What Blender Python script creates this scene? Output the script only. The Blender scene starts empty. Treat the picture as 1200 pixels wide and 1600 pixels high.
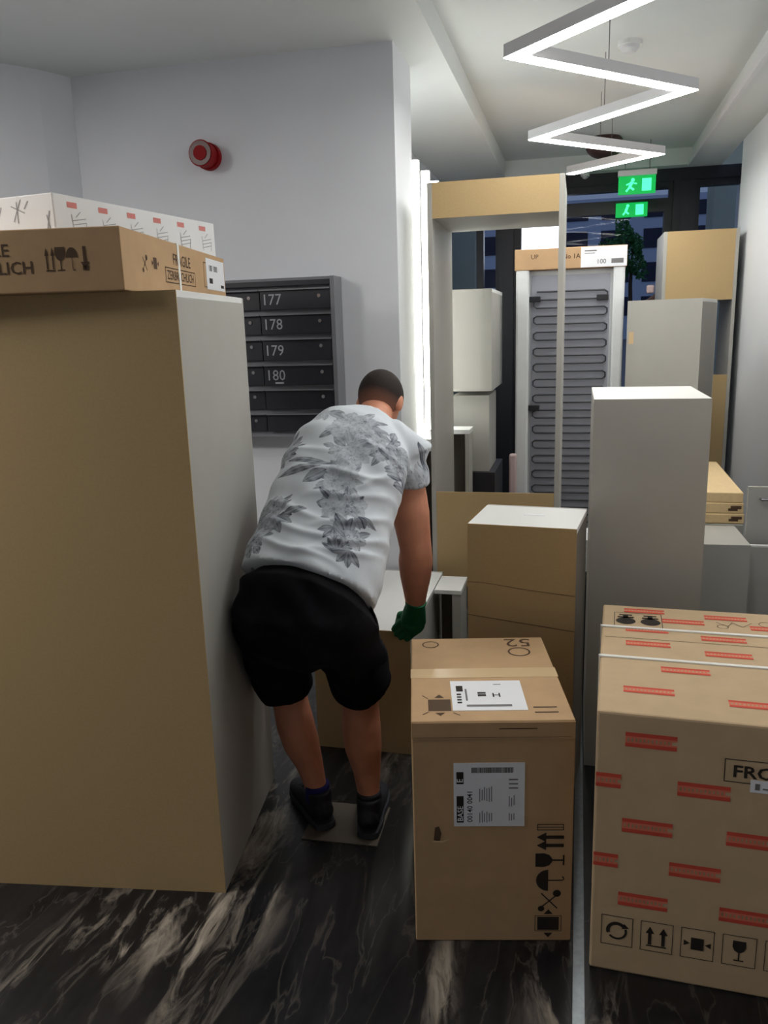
import bpy, bmesh, math, random
import numpy as np
from mathutils import Vector, Matrix

random.seed(7)
rng = np.random.default_rng(11)
SC = bpy.context.scene
COL = SC.collection

# ------------------------------------------------------------------ camera
cam_d = bpy.data.cameras.new('camera')
cam = bpy.data.objects.new('camera', cam_d)
COL.objects.link(cam)
cam_d.sensor_fit = 'VERTICAL'
cam_d.sensor_height = 32.0
cam_d.lens = 1260 / 1600 * 32.0
cam_d.clip_start = 0.05
cam_d.clip_end = 400
cx = Vector((0.97289178, 0.22940438, -0.02924405))
cy = Vector((-0.02301774, 0.22188292, 0.9748016))
cz = Vector((0.23011251, -0.94770333, 0.22114844))
cam.matrix_world = Matrix(((cx.x, cy.x, cz.x, 0), (cx.y, cy.y, cz.y, 0), (cx.z, cy.z, cz.z, 1.6), (0, 0, 0, 1)))
SC.camera = cam

# ------------------------------------------------------------------ world, exposure
SC.view_settings.view_transform = 'Standard'
SC.view_settings.look = 'None'
SC.view_settings.gamma = 1
SC.view_settings.use_curve_mapping = False
SC.view_settings.exposure = 1.3
world = bpy.data.worlds.new('dusk_sky')
SC.world = world
world.use_nodes = True
bg = world.node_tree.nodes['Background']
bg.inputs[0].default_value = (0.16, 0.20, 0.29, 1)
bg.inputs[1].default_value = 0.45
LAMP = 14.5        # pendant lamp brightness
TUBE = 5.0         # wall light strips
SC.cycles.max_bounces = 8
SC.cycles.sample_clamp_indirect = 6


# ------------------------------------------------------------------ materials
def lin(c):
    return tuple(((v / 255) / 12.92 if v / 255 <= 0.04045 else ((v / 255 + 0.055) / 1.055) ** 2.4) for v in c) + (1,)


def mat(name, rgb, rough=0.6, var=0.0, scale=20.0, bump=0.0, bscale=200.0, metal=0.0, spec=0.5, stretch=None, sheen=0):
    m = bpy.data.materials.new(name)
    m.use_nodes = True
    nt = m.node_tree
    b = nt.nodes['Principled BSDF']
    b.inputs['Base Color'].default_value = lin(rgb)
    b.inputs['Roughness'].default_value = rough
    b.inputs['Metallic'].default_value = metal
    b.inputs['Specular IOR Level'].default_value = spec
    if sheen:
        b.inputs['Sheen Weight'].default_value = sheen
    tc = nt.nodes.new('ShaderNodeTexCoord')
    src = tc.outputs['Object']
    if stretch:
        mp = nt.nodes.new('ShaderNodeMapping')
        mp.inputs['Scale'].default_value = stretch
        nt.links.new(src, mp.inputs[0])
        src = mp.outputs[0]
    if var:
        n = nt.nodes.new('ShaderNodeTexNoise')
        n.inputs['Scale'].default_value = scale
        n.inputs['Detail'].default_value = 5
        nt.links.new(src, n.inputs['Vector'])
        r = nt.nodes.new('ShaderNodeValToRGB')
        c = lin(rgb)
        r.color_ramp.elements[0].position = 0.3
        r.color_ramp.elements[1].position = 0.7
        r.color_ramp.elements[0].color = tuple(max(0, x * (1 - var)) for x in c[:3]) + (1,)
        r.color_ramp.elements[1].color = tuple(min(1, x * (1 + var)) for x in c[:3]) + (1,)
        nt.links.new(n.outputs['Fac'], r.inputs[0])
        nt.links.new(r.outputs[0], b.inputs['Base Color'])
    if bump:
        n2 = nt.nodes.new('ShaderNodeTexNoise')
        n2.inputs['Scale'].default_value = bscale
        nt.links.new(src, n2.inputs['Vector'])
        bp = nt.nodes.new('ShaderNodeBump')
        bp.inputs['Strength'].default_value = bump
        bp.inputs['Distance'].default_value = 0.002
        nt.links.new(n2.outputs['Fac'], bp.inputs['Height'])
        nt.links.new(bp.outputs[0], b.inputs['Normal'])
    return m


def emis(name, rgb, strength):
    m = bpy.data.materials.new(name)
    m.use_nodes = True
    b = m.node_tree.nodes['Principled BSDF']
    b.inputs['Base Color'].default_value = (0.8, 0.8, 0.8, 1)
    b.inputs['Emission Color'].default_value = lin(rgb)
    b.inputs['Emission Strength'].default_value = strength
    return m


M = {}
M['wall'] = mat('painted_wall', (222, 225, 232), 0.75, 0.02, 3, 0.05, 90)
M['wall_brightened'] = mat('brightened_wall_paint', (238, 241, 246), 0.6, 0.01, 3)  # wall paint lightened to stand in for brighter light on the right wall
M['ceiling'] = mat('painted_ceiling', (218, 222, 222), 0.8, 0.02, 3)
M['mdf'] = mat('raw_fibreboard', (190, 163, 118), 0.75, 0.035, 140, 0.1, 300)
M['mdf_pale'] = mat('pale_fibreboard', (222, 194, 148), 0.7, 0.05, 50)
M['grey'] = mat('grey_laminate', (176, 174, 168), 0.45, 0.02, 8)
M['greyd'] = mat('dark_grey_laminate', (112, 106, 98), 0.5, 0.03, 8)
M['grey_low'] = mat('cool_grey_laminate', (170, 170, 166), 0.4, 0.02, 8)
M['white'] = mat('white_laminate', (232, 233, 232), 0.4)
M['card'] = mat('corrugated_cardboard', (191, 157, 118), 0.8, 0.05, 14, 0.15, 120)
M['card2'] = mat('pale_corrugated_cardboard', (198, 172, 138), 0.8, 0.05, 14, 0.15, 120)
M['card_pack'] = mat('packing_cardboard', (190, 155, 118), 0.8, 0.05, 14)
M['tape'] = mat('packing_tape', (214, 186, 146), 0.3, 0.02, 8)
M['paper'] = mat('label_paper', (236, 238, 244), 0.5)
M['carton_white'] = mat('white_carton_board', (238, 240, 243), 0.55, 0.01, 9)
M['ink'] = mat('black_print', (38, 30, 24), 0.8)
M['inkgrey'] = mat('grey_print', (120, 118, 120), 0.8)
M['pinkprint'] = mat('faded_red_print', (222, 140, 136), 0.8)
M['palegrey'] = mat('pale_grey_print', (165, 166, 170), 0.8)
M['brownink'] = mat('brown_print', (84, 62, 44), 0.8)
M['red'] = mat('red_print', (206, 74, 54), 0.8)
M['redpale'] = mat('pale_red_print', (222, 122, 96), 0.8)
M['strap'] = mat('white_strap', (240, 240, 236), 0.3)
M['black'] = mat('black_metal', (34, 34, 40), 0.45, 0.03, 10)
M['mail'] = mat('charcoal_powder_coat', (36, 38, 47), 0.4, 0.05, 12)
M['mailcase'] = mat('grey_powder_coat', (120, 121, 128), 0.5)
M['number'] = mat('silver_numbers', (168, 170, 178), 0.4)
M['chrome'] = mat('chrome', (190, 190, 195), 0.25, metal=1)
M['alu'] = mat('brushed_aluminium', (150, 158, 164), 0.28, 0.1, 60, metal=0.9)
M['siren'] = mat('red_plastic', (140, 8, 16), 0.6, spec=0.2)
M['sirend'] = mat('dark_red_plastic', (74, 10, 16), 0.35)
M['frame'] = mat('dark_window_metal', (28, 29, 38), 0.45)
M['lamp_body'] = mat('white_lamp_housing', (214, 214, 218), 0.5)
M['led'] = emis('lamp_diffuser', (255, 253, 246), LAMP)
M['hall'] = emis('added_hall_light', (255, 250, 242), 7.5)  # glow of the added hall lamps out of view
M['hall2'] = emis('added_far_hall_light', (255, 250, 242), 19)
M['tube'] = emis('light_strip', (255, 255, 242), TUBE)
M['green'] = emis('green_sign_light', (0, 190, 80), 0.35)
M['green'].node_tree.nodes['Principled BSDF'].inputs['Base Color'].default_value = (0, 0.12, 0.03, 1)
M['greenlt'] = emis('pale_green_sign_light', (70, 255, 160), 0.8)
M['greenlt'].node_tree.nodes['Principled BSDF'].inputs['Base Color'].default_value = (0.02, 0.3, 0.1, 1)
M['litpanel'] = emis('lit_sign_panel', (250, 252, 255), 2.2)
M['skin'] = mat('skin', (214, 146, 116), 0.55, 0.06, 25)
M['hair'] = mat('short_dark_hair', (36, 25, 21), 0.85, 0.2, 120, 0.5, 260)
M['shorts'] = mat('black_cotton', (17, 16, 21), 0.95, 0.1, 30, 0.2, 200, spec=0.2)
M['glove'] = mat('green_glove', (8, 112, 66), 0.6, 0.1, 60, 0.3, 250)
M['shoe'] = mat('dark_shoe_fabric', (34, 36, 46), 0.75, 0.15, 40, 0.3, 200)
M['sole'] = mat('shoe_sole', (58, 62, 74), 0.7)
M['sock'] = mat('blue_sock', (34, 36, 110), 0.9)
M['fridge'] = mat('grey_fridge_back', (158, 160, 172), 0.5, 0.02, 6)
M['wire'] = mat('dark_condenser_wire', (48, 50, 58), 0.5)
M['foam'] = mat('white_foam', (226, 229, 232), 0.7, 0.02, 20)
M['build'] = mat('white_render', (205, 215, 232), 0.8)
M['winout'] = mat('dark_window_glass', (18, 22, 58), 0.3)
M['leaf'] = mat('green_leaves', (56, 120, 58), 0.6, 0.3, 6)
M['bark'] = mat('bark', (80, 62, 48), 0.9)
M['street'] = mat('street_paving', (120, 118, 124), 0.8, 0.08, 2)
M['concrete'] = mat('grey_green_concrete', (186, 190, 172), 0.8, 0.08, 2)
M['sheet'] = mat('thin_grey_board', (112, 104, 94), 0.55, 0.06, 12)
M['plastic'] = mat('clear_plastic_film', (215, 218, 222), 0.2)
M['brownpost'] = mat('dark_brown_board', (66, 44, 40), 0.6)
M['pinkish'] = mat('pale_pink_wrap', (214, 190, 190), 0.4)


def glass_mat():
    m = bpy.data.materials.new('window_glass')
    m.use_nodes = True
    nt = m.node_tree
    nt.nodes.clear()
    o = nt.nodes.new('ShaderNodeOutputMaterial')
    t = nt.nodes.new('ShaderNodeBsdfTransparent')
    t.inputs[0].default_value = (0.80, 0.84, 0.90, 1)
    g = nt.nodes.new('ShaderNodeBsdfGlossy')
    g.inputs['Roughness'].default_value = 0.01
    f = nt.nodes.new('ShaderNodeFresnel')
    f.inputs[0].default_value = 1.12
    x = nt.nodes.new('ShaderNodeMixShader')
    nt.links.new(f.outputs[0], x.inputs[0])
    nt.links.new(t.outputs[0], x.inputs[1])
    nt.links.new(g.outputs[0], x.inputs[2])
    nt.links.new(x.outputs[0], o.inputs[0])
    return m


M['glass'] = glass_mat()


def floor_mat():
    m = bpy.data.materials.new('black_veined_stone')
    m.use_nodes = True
    nt = m.node_tree
    N, L = nt.nodes, nt.links
    b = N['Principled BSDF']
    b.inputs['Roughness'].default_value = 0.32
    tc = N.new('ShaderNodeTexCoord')
    mp = N.new('ShaderNodeMapping')
    mp.inputs['Rotation'].default_value = (0, 0, math.radians(-4))
    mp.inputs['Scale'].default_value = (3.4, 0.85, 1)
    L.new(tc.outputs['Object'], mp.inputs[0])
    warp = N.new('ShaderNodeTexNoise')
    warp.inputs['Scale'].default_value = 1.6
    warp.inputs['Detail'].default_value = 4
    L.new(mp.outputs[0], warp.inputs['Vector'])
    ad = N.new('ShaderNodeMixRGB')
    ad.blend_type = 'ADD'
    ad.inputs[0].default_value = 0.55
    L.new(mp.outputs[0], ad.inputs[1])
    L.new(warp.outputs['Color'], ad.inputs[2])
    big = N.new('ShaderNodeTexNoise')           # where pale patches gather
    big.inputs['Scale'].default_value = 0.75
    big.inputs['Detail'].default_value = 2
    L.new(ad.outputs[0], big.inputs['Vector'])
    rb = N.new('ShaderNodeValToRGB')
    rb.color_ramp.elements[0].position = 0.52
    rb.color_ramp.elements[1].position = 0.66
    L.new(big.outputs['Fac'], rb.inputs[0])
    fine = N.new('ShaderNodeTexNoise')
    fine.inputs['Scale'].default_value = 3.2
    fine.inputs['Detail'].default_value = 9
    fine.inputs['Roughness'].default_value = 0.65
    fine.inputs['Distortion'].default_value = 0.9
    L.new(ad.outputs[0], fine.inputs['Vector'])
    rf = N.new('ShaderNodeValToRGB')
    rf.color_ramp.elements[0].position = 0.50
    rf.color_ramp.elements[1].position = 0.66
    L.new(fine.outputs['Fac'], rf.inputs[0])
    mul = N.new('ShaderNodeMath')
    mul.operation = 'MULTIPLY'
    L.new(rb.outputs[0], mul.inputs[0])
    L.new(rf.outputs[0], mul.inputs[1])
    # thin streak veins
    st = N.new('ShaderNodeTexNoise')
    st.inputs['Scale'].default_value = 2.4
    st.inputs['Detail'].default_value = 6
    st.inputs['Distortion'].default_value = 0.6
    L.new(ad.outputs[0], st.inputs['Vector'])
    rs = N.new('ShaderNodeValToRGB')
    e = rs.color_ramp.elements
    e[0].position = 0.485
    e[0].color = (0, 0, 0, 1)
    e[1].position = 0.515
    e[1].color = (0, 0, 0, 1)
    k = rs.color_ramp.elements.new(0.5)
    k.color = (0.10, 0.10, 0.10, 1)
    L.new(st.outputs['Fac'], rs.inputs[0])
    add = N.new('ShaderNodeMath')
    add.operation = 'ADD'
    add.use_clamp = True
    L.new(mul.outputs[0], add.inputs[0])
    L.new(rs.outputs[0], add.inputs[1])
    base = N.new('ShaderNodeValToRGB')
    base.color_ramp.elements[0].position = 0.35
    base.color_ramp.elements[0].color = lin((10, 12, 17))
    base.color_ramp.elements[1].position = 0.7
    base.color_ramp.elements[1].color = lin((40, 39, 42))
    L.new(fine.outputs['Fac'], base.inputs[0])
    mix = N.new('ShaderNodeMixRGB')
    mix.inputs[2].default_value = lin((178, 168, 155))
    L.new(add.outputs[0], mix.inputs[0])
    L.new(base.outputs[0], mix.inputs[1])
    L.new(mix.outputs[0], b.inputs['Base Color'])
    return m


M['floor'] = floor_mat()


# ------------------------------------------------------------------ mesh helpers
class MB:
    def __init__(self):
        self.v, self.f = [], []

    def add(self, vs, fs):
        n = len(self.v)
        self.v += [tuple(v) for v in vs]
        self.f += [tuple(i + n for i in f) for f in fs]
        return self

    def box(self, x0, y0, z0, x1, y1, z1):
        vs = [(x, y, z) for z in (z0, z1) for y in (y0, y1) for x in (x0, x1)]
        return self.add(vs, [(0, 2, 3, 1), (4, 5, 7, 6), (0, 1, 5, 4), (2, 6, 7, 3), (0, 4, 6, 2), (1, 3, 7, 5)])

    def tube(self, pts, r, n=10):
        pts = [Vector(p) for p in pts]
        rings = []
        up = None
        for i, p in enumerate(pts):
            a = pts[max(i - 1, 0)]
            c = pts[min(i + 1, len(pts) - 1)]
            t = (c - a).normalized()
            if up is None:
                up = Vector((0, 0, 1)) if abs(t.z) < 0.9 else Vector((1, 0, 0))
            s = t.cross(up)
            if s.length < 1e-4:
                s = t.cross(Vector((1, 0, 0)))
            s.normalize()
            u = s.cross(t).normalized()
            rr = r[i] if isinstance(r, (list, tuple)) else r
            rings.append([p + s * math.cos(2 * math.pi * k / n) * rr + u * math.sin(2 * math.pi * k / n) * rr for k in range(n)])
            up = u
        vs = [v for ring in rings for v in ring]
        fs = []
        for i in range(len(rings) - 1):
            for k in range(n):
                fs.append((i * n + k, i * n + (k + 1) % n, (i + 1) * n + (k + 1) % n, (i + 1) * n + k))
        fs.append(tuple(range(n))[::-1])
        fs.append(tuple((len(rings) - 1) * n + k for k in range(n)))
        return self.add(vs, fs)

    def loft(self, secs, n=28):
        """secs: (centre, a, b, side) elliptic sections along a spine"""
        cs = [Vector(s[0]) for s in secs]
        vs, fs = [], []
        for i, (c, a, b, side) in enumerate(secs):
            t = (cs[min(i + 1, len(cs) - 1)] - cs[max(i - 1, 0)]).normalized()
            s = Vector(side)
            s = (s - t * s.dot(t)).normalized()
            w = t.cross(s).normalized()
            for k in range(n):
                th = 2 * math.pi * k / n
                vs.append(cs[i] + s * a * math.cos(th) + w * b * math.sin(th))
        for i in range(len(secs) - 1):
            for k in range(n):
                fs.append((i * n + k, i * n + (k + 1) % n, (i + 1) * n + (k + 1) % n, (i + 1) * n + k))
        m = len(vs)
        vs += [cs[0], cs[-1]]
        for k in range(n):
            fs.append((m, (k + 1) % n, k))
            fs.append((m + 1, (len(secs) - 1) * n + k, (len(secs) - 1) * n + (k + 1) % n))
        return self.add(vs, fs)

    def ball(self, c, rx, ry, rz, rot=None, n=20):
        vs, fs = [], []
        c = Vector(c)
        for i in range(1, n):
            ph = math.pi * i / n
            for k in range(2 * n):
                th = math.pi * k / n
                v = Vector((rx * math.sin(ph) * math.cos(th), ry * math.sin(ph) * math.sin(th), rz * math.cos(ph)))
                if rot is not None:
                    v = rot @ v
                vs.append(c + v)
        m = 2 * n
        for i in range(n - 2):
            for k in range(m):
                fs.append((i * m + k, (i + 1) * m + k, (i + 1) * m + (k + 1) % m, i * m + (k + 1) % m))
        t = Vector((0, 0, rz))
        if rot is not None:
            t = rot @ t
        q = len(vs)
        vs += [c + t, c - t]
        for k in range(m):
            fs.append((q, k, (k + 1) % m))
            fs.append((q + 1, (n - 2) * m + (k + 1) % m, (n - 2) * m + k))
        return self.add(vs, fs)

    def mesh(self, name):
        me = bpy.data.meshes.new(name)
        me.from_pydata(self.v, [], self.f)
        me.update()
        return me

    def build(self, name, m, parent=None, bevel=0.0, smooth=False, segs=2):
        me = self.mesh(name)
        if bevel:
            bm = bmesh.new()
            bm.from_mesh(me)
            bmesh.ops.bevel(bm, geom=bm.edges[:], offset=bevel, segments=segs, affect='EDGES', profile=0.5)
            bm.to_mesh(me)
            bm.free()
        bm = bmesh.new()
        bm.from_mesh(me)
        bmesh.ops.recalc_face_normals(bm, faces=bm.faces[:])
        bm.to_mesh(me)
        bm.free()
        o = bpy.data.objects.new(name, me)
        COL.objects.link(o)
        me.materials.append(m)
        if parent is not None:
            o.parent = parent
        if smooth:
            for p in me.polygons:
                p.use_smooth = True
        return o


def tag(o, label=None, cat=None, group=None, kind=None):
    if label:
        o['label'] = label
    if cat:
        o['category'] = cat
    if group:
        o['group'] = group
    if kind:
        o['kind'] = kind
    return o


def thing(name, loc, yaw, label, cat, group=None):
    o = bpy.data.objects.new(name, None)
    COL.objects.link(o)
    o.location = loc
    o.rotation_euler = (0, 0, math.radians(yaw))
    o.empty_display_size = 0.1
    return tag(o, label, cat, group)


def struct(name, mb, m, parent=None, bevel=0.0):
    o = mb.build(name, m, parent, bevel)
    if parent is None:
        o['kind'] = 'structure'
    return o


def B(*a):
    return MB().box(*a)


# flat printed shapes, laid on a face: frame = (origin, u, v, normal)
def ffront(y=0.0):
    return (Vector((0, y, 0)), Vector((1, 0, 0)), Vector((0, 0, 1)), Vector((0, -1, 0)))


def fright(x):
    return (Vector((x, 0, 0)), Vector((0, 1, 0)), Vector((0, 0, 1)), Vector((1, 0, 0)))


def ftop(z):
    return (Vector((0, 0, z)), Vector((1, 0, 0)), Vector((0, 1, 0)), Vector((0, 0, 1)))


class Print:
    def __init__(self, frame, off=0.0008):
        self.fr, self.off = frame, off
        self.polys = []

    def poly(self, pts):
        self.polys.append([tuple(p) for p in pts])
        return self

    def rect(self, u0, v0, u1, v1):
        return self.poly([(u0, v0), (u1, v0), (u1, v1), (u0, v1)])

    def frame_(self, u0, v0, u1, v1, t):
        self.rect(u0, v0, u1, v0 + t)
        self.rect(u0, v1 - t, u1, v1)
        self.rect(u0, v0 + t, u0 + t, v1 - t)
        return self.rect(u1 - t, v0 + t, u1, v1 - t)

    def disc(self, u, v, r, a0=0, a1=360, n=24, sy=1.0):
        pts = [(u + r * math.cos(math.radians(a0 + (a1 - a0) * k / n)), v + sy * r * math.sin(math.radians(a0 + (a1 - a0) * k / n))) for k in range(n + 1)]
        if a1 - a0 < 360:
            return self.poly(pts)
        return self.poly(pts[:-1])

    def arc(self, u, v, r, t, a0, a1, n=16, sy=1.0):
        for k in range(n):
            b0 = math.radians(a0 + (a1 - a0) * k / n)
            b1 = math.radians(a0 + (a1 - a0) * (k + 1) / n)
            self.poly([(u + r * math.cos(b0), v + sy * r * math.sin(b0)), (u + (r + t) * math.cos(b0), v + sy * (r + t) * math.sin(b0)),
                       (u + (r + t) * math.cos(b1), v + sy * (r + t) * math.sin(b1)), (u + r * math.cos(b1), v + sy * r * math.sin(b1))])
        return self

    def line(self, u0, v0, u1, v1, t):
        d = Vector((u1 - u0, v1 - v0))
        n = Vector((-d.y, d.x)).normalized() * t / 2
        return self.poly([(u0 + n.x, v0 + n.y), (u1 + n.x, v1 + n.y), (u1 - n.x, v1 - n.y), (u0 - n.x, v0 - n.y)])

    def icon(self, kind, u, v, s, rot=0, ax=1.0):
        """handling marks: centre (u, v), size s, rot in degrees"""
        q = Print(self.fr)
        if kind == 'arrow':
            q.rect(-0.07, -0.5, 0.07, 0.2)
            q.poly([(-0.2, 0.15), (0.2, 0.15), (0, 0.5)])
        elif kind == 'arrows':
            for d in (-0.28, 0.28):
                q.rect(d - 0.07, -0.42, d + 0.07, 0.2)
                q.poly([(d - 0.18, 0.15), (d + 0.18, 0.15), (d, 0.5)])
            q.rect(-0.42, -0.5, 0.42, -0.44)
        elif kind == 'glass':
            q.poly([(-0.26, 0.5), (-0.27, 0.2), (-0.2, 0.02), (-0.06, -0.08), (0.06, -0.08), (0.2, 0.02), (0.27, 0.2), (0.26, 0.5)])
            q.rect(-0.03, -0.45, 0.03, -0.05)
            q.rect(-0.2, -0.5, 0.2, -0.44)
        elif kind == 'umbrella':
            q.disc(0, 0.05, 0.42, 0, 180)
            q.rect(-0.025, -0.42, 0.025, 0.1)
            q.arc(0.07, -0.42, 0.05, 0.04, 180, 360, 8)
        elif kind == 'hand':
            q.line(-0.35, -0.35, 0.35, 0.3, 0.05)
            q.line(-0.3, 0.3, 0.3, -0.35, 0.05)
            q.disc(0.28, 0.3, 0.15)
            q.disc(-0.3, -0.36, 0.12)
        elif kind == 'clamp':
            q.rect(-0.26, -0.3, 0.26, 0.3)
            q.poly([(-0.3, 0), (-0.55, 0.14), (-0.55, -0.14)])
            q.poly([(0.3, 0), (0.55, 0.14), (0.55, -0.14)])
        elif kind == 'recycle':
            q.arc(0, 0, 0.3, 0.16, 40, 200)
            q.arc(0, 0, 0.34, 0.1, 220, 380)
            q.poly([(0.2, 0.14), (0.52, 0.2), (0.3, 0.42)])
        elif kind == 'chain':
            for d in (-0.3, 0.3):
                q.disc(d, -0.12, 0.24)
                q.rect(d - 0.2, 0.1, d + 0.2, 0.2)
                q.rect(d - 0.06, 0.08, d + 0.06, 0.32)
                q.rect(d - 0.16, 0.28, d + 0.16, 0.36)
        c, s_ = math.cos(math.radians(rot)), math.sin(math.radians(rot))
        for p in q.polys:
            p = [(a * ax, b) for a, b in p]
            self.poly([(u + s * (a * c - b * s_), v + s * (a * s_ + b * c)) for a, b in p])
        return self

    def text(self, s, u, v, size, rot=0, bold=0.0, sx=1.0, align='LEFT'):
        cu = bpy.data.curves.new('lettering', 'FONT')
        cu.body = s
        cu.size = 1.0
        cu.offset = bold
        cu.align_x = align
        cu.resolution_u = 2
        ob = bpy.data.objects.new('lettering', cu)
        COL.objects.link(ob)
        dg = bpy.context.evaluated_depsgraph_get()
        me = bpy.data.meshes.new_from_object(ob.evaluated_get(dg))
        c, s_ = math.cos(math.radians(rot)), math.sin(math.radians(rot))
        pts = [(p.co.x * size * sx, p.co.y * size) for p in me.vertices]
        pts = [(u + a * c - b * s_, v + a * s_ + b * c) for a, b in pts]
        for p in me.polygons:
            self.poly([pts[i] for i in p.vertices])
        bpy.data.objects.remove(ob)
        bpy.data.curves.remove(cu)
        bpy.data.meshes.remove(me)
        return self

    def build(self, name, m, parent):
        o, u, v, n = self.fr
        mb = MB()
        for p in self.polys:
            mb.add([o + u * a + v * b + n * self.off for a, b in p], [tuple(range(len(p)))])
        me = mb.mesh(name)
        ob = bpy.data.objects.new(name, me)
        COL.objects.link(ob)
        me.materials.append(m)
        ob.parent = parent
        return ob


def sheet(frame, u0, v0, u1, v1, t, name, m, parent):
    """a thin sheet of paper or tape lying on a face"""
    o, u, v, n = frame
    vs = []
    for h in (0.0002, t):
        for a, b in ((u0, v0), (u1, v0), (u1, v1), (u0, v1)):
            vs.append(o + u * a + v * b + n * h)
    return MB().add(vs, [(3, 2, 1, 0), (4, 5, 6, 7), (0, 1, 5, 4), (1, 2, 6, 5), (2, 3, 7, 6), (3, 0, 4, 7)]).build(name, m, parent)


# ------------------------------------------------------------------ room
struct('floor', B(-6, -4.5, -0.1, 1.03, 7.1, 0), M['floor'])
WX, WY, CZ, RZ = -0.77, 3.56, 2.75, 2.87


def wallseg(name, x0, y0, x1, y1, t, m, z1=CZ + 0.2):
    d = Vector((x1 - x0, y1 - y0, 0)).normalized()
    n = Vector((-d.y, d.x, 0)) * t
    p = [Vector((x0, y0, 0)), Vector((x1, y1, 0)), Vector((x1, y1, 0)) + n, Vector((x0, y0, 0)) + n]
    vs = p + [q + Vector((0, 0, z1)) for q in p]
    return struct(name, MB().add(vs, [(3, 2, 1, 0), (4, 5, 6, 7), (0, 1, 5, 4), (1, 2, 6, 5), (2, 3, 7, 6), (3, 0, 4, 7)]), m)


struct('wall_middle', B(-2.26, WY, 0, WX, WY + 0.36, CZ), M['wall'])
wallseg('wall_left', -5.2, -0.42, -2.33, 3.416, 0.15, M['wall'])
wallseg('wall_pillar', -2.33, 3.416, -2.255, 3.575, 0.15, M['wall'])
struct('wall_right', B(1.03, -4.5, 0, 1.23, 6.15, CZ + 0.2), M['wall_brightened'])
struct('wall_back', B(-6, -4.7, 0, 1.23, -4.5, CZ + 0.2), M['wall'])
struct('wall_far_left', B(-6.2, -4.5, 0, -5.2, 0.0, CZ + 0.2), M['wall'])
struct('wall_corridor', B(-1.4, WY + 0.36, 0, -1.12, 7.05, CZ), M['wall'])
# ceilings: low over the left hall and right edge, raised in the middle
struct('ceiling', B(-6, -4.5, CZ, -0.6, 7.1, CZ + 0.25), M['ceiling'])
struct('ceiling_right', B(0.80, -4.5, CZ, 1.03, 6.9, CZ + 0.25), M['ceiling'])
struct('ceiling_raised', B(-0.6, -4.5, RZ, 0.80, 6.9, RZ + 0.13), M['ceiling'])
struct('ceiling_far', B(-0.6, 6.9, CZ, 1.03, 7.1, CZ + 0.25), M['ceiling'])
struct('trim_1', B(0.775, -4.5, CZ - 0.012, 0.80, 6.9, CZ + 0.03), M['lamp_body'])
# ledge behind the pillar that carries the light strips
struct('trim_2', B(-1.12, 3.93, 1.0, -0.70, 5.0, 1.06), M['white'])
# metal strip let into the floor
struct('trim_3', MB().box(0.022, -1.0, 0.0, 0.050, 6.9, 0.006), M['alu'])

# entrance glazing at the far end
FY = 7.05


def glazed(name, x0, x1, z0, z1, fr=0.03, m='frame'):
    o = struct(name, MB().box(x0, FY, z0, x0 + fr, FY + 0.08, z1).box(x1 - fr, FY, z0, x1, FY + 0.08, z1)
               .box(x0 + fr, FY, z0, x1 - fr, FY + 0.08, z0 + 0.05).box(x0 + fr, FY, z1 - 0.05, x1 - fr, FY + 0.08, z1), M[m])
    B(x0 + fr, FY + 0.03, z0 + 0.05, x1 - fr, FY + 0.04, z1 - 0.05).build('pane', M['glass'], o)
    return o


struct('trim_4', B(-1.12, FY - 0.02, 2.66, 1.3, FY + 0.12, CZ), M['frame'])
glazed('window_1', -1.12, -0.82, 0, 2.66)
glazed('window_2', -0.82, -0.66, 0, 2.66)
struct('trim_5', B(-0.66, FY - 0.04, 0, -0.54, FY + 0.14, 2.66), M['frame'])
door = glazed('door_1', -0.54, 0.69, 0, 2.49, 0.06)
MB().tube([(0.55, FY - 0.02, 0.9), (0.55, FY - 0.05, 0.95), (0.55, FY - 0.05, 1.35), (0.55, FY - 0.02, 1.4)], 0.012).build('handle', M['chrome'], door)
glazed('window_3', -0.54, 0.69, 2.49, 2.66, 0.03)
struct('trim_6', B(0.69, FY - 0.04, 0, 0.745, FY + 0.14, 2.66), M['frame'])
struct('trim_7', B(0.745, FY - 0.01, 0, 0.86, FY + 0.12, 2.66), M['mail'])
glazed('window_4', 0.86, 1.3, 0, 2.66)
struct('wall_end', B(1.18, 6.15, 0, 1.4, 7.2, CZ), M['wall'])
# outside
struct('ground', B(-40, 7.1, -0.12, 60, 100, -0.02), M['street'])

# ------------------------------------------------------------------ pendant zigzag lamp
zz = [(-0.25, 1.95), (0.44, 2.65), (-0.256, 3.35), (0.44, 4.06), (-0.25, 4.78), (0.435, 5.47), (-0.086, 5.93)]
ZL = 2.58


def offset_line(pts, w):
    out = []
    for i, p in enumerate(pts):
        p = Vector(p)
        d0 = (p - Vector(pts[i - 1])).normalized() if i > 0 else None
        d1 = (Vector(pts[i + 1]) - p).normalized() if i < len(pts) - 1 else None
        if d0 is None:
            n = Vector((-d1.y, d1.x)) * w
        elif d1 is None:
            n = Vector((-d0.y, d0.x)) * w
        else:
            n0 = Vector((-d0.y, d0.x))
            n1 = Vector((-d1.y, d1.x))
            m_ = (n0 + n1).normalized()
            n = m_ * (w / m_.dot(n0))
        out.append(p + n)
    return out


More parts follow.
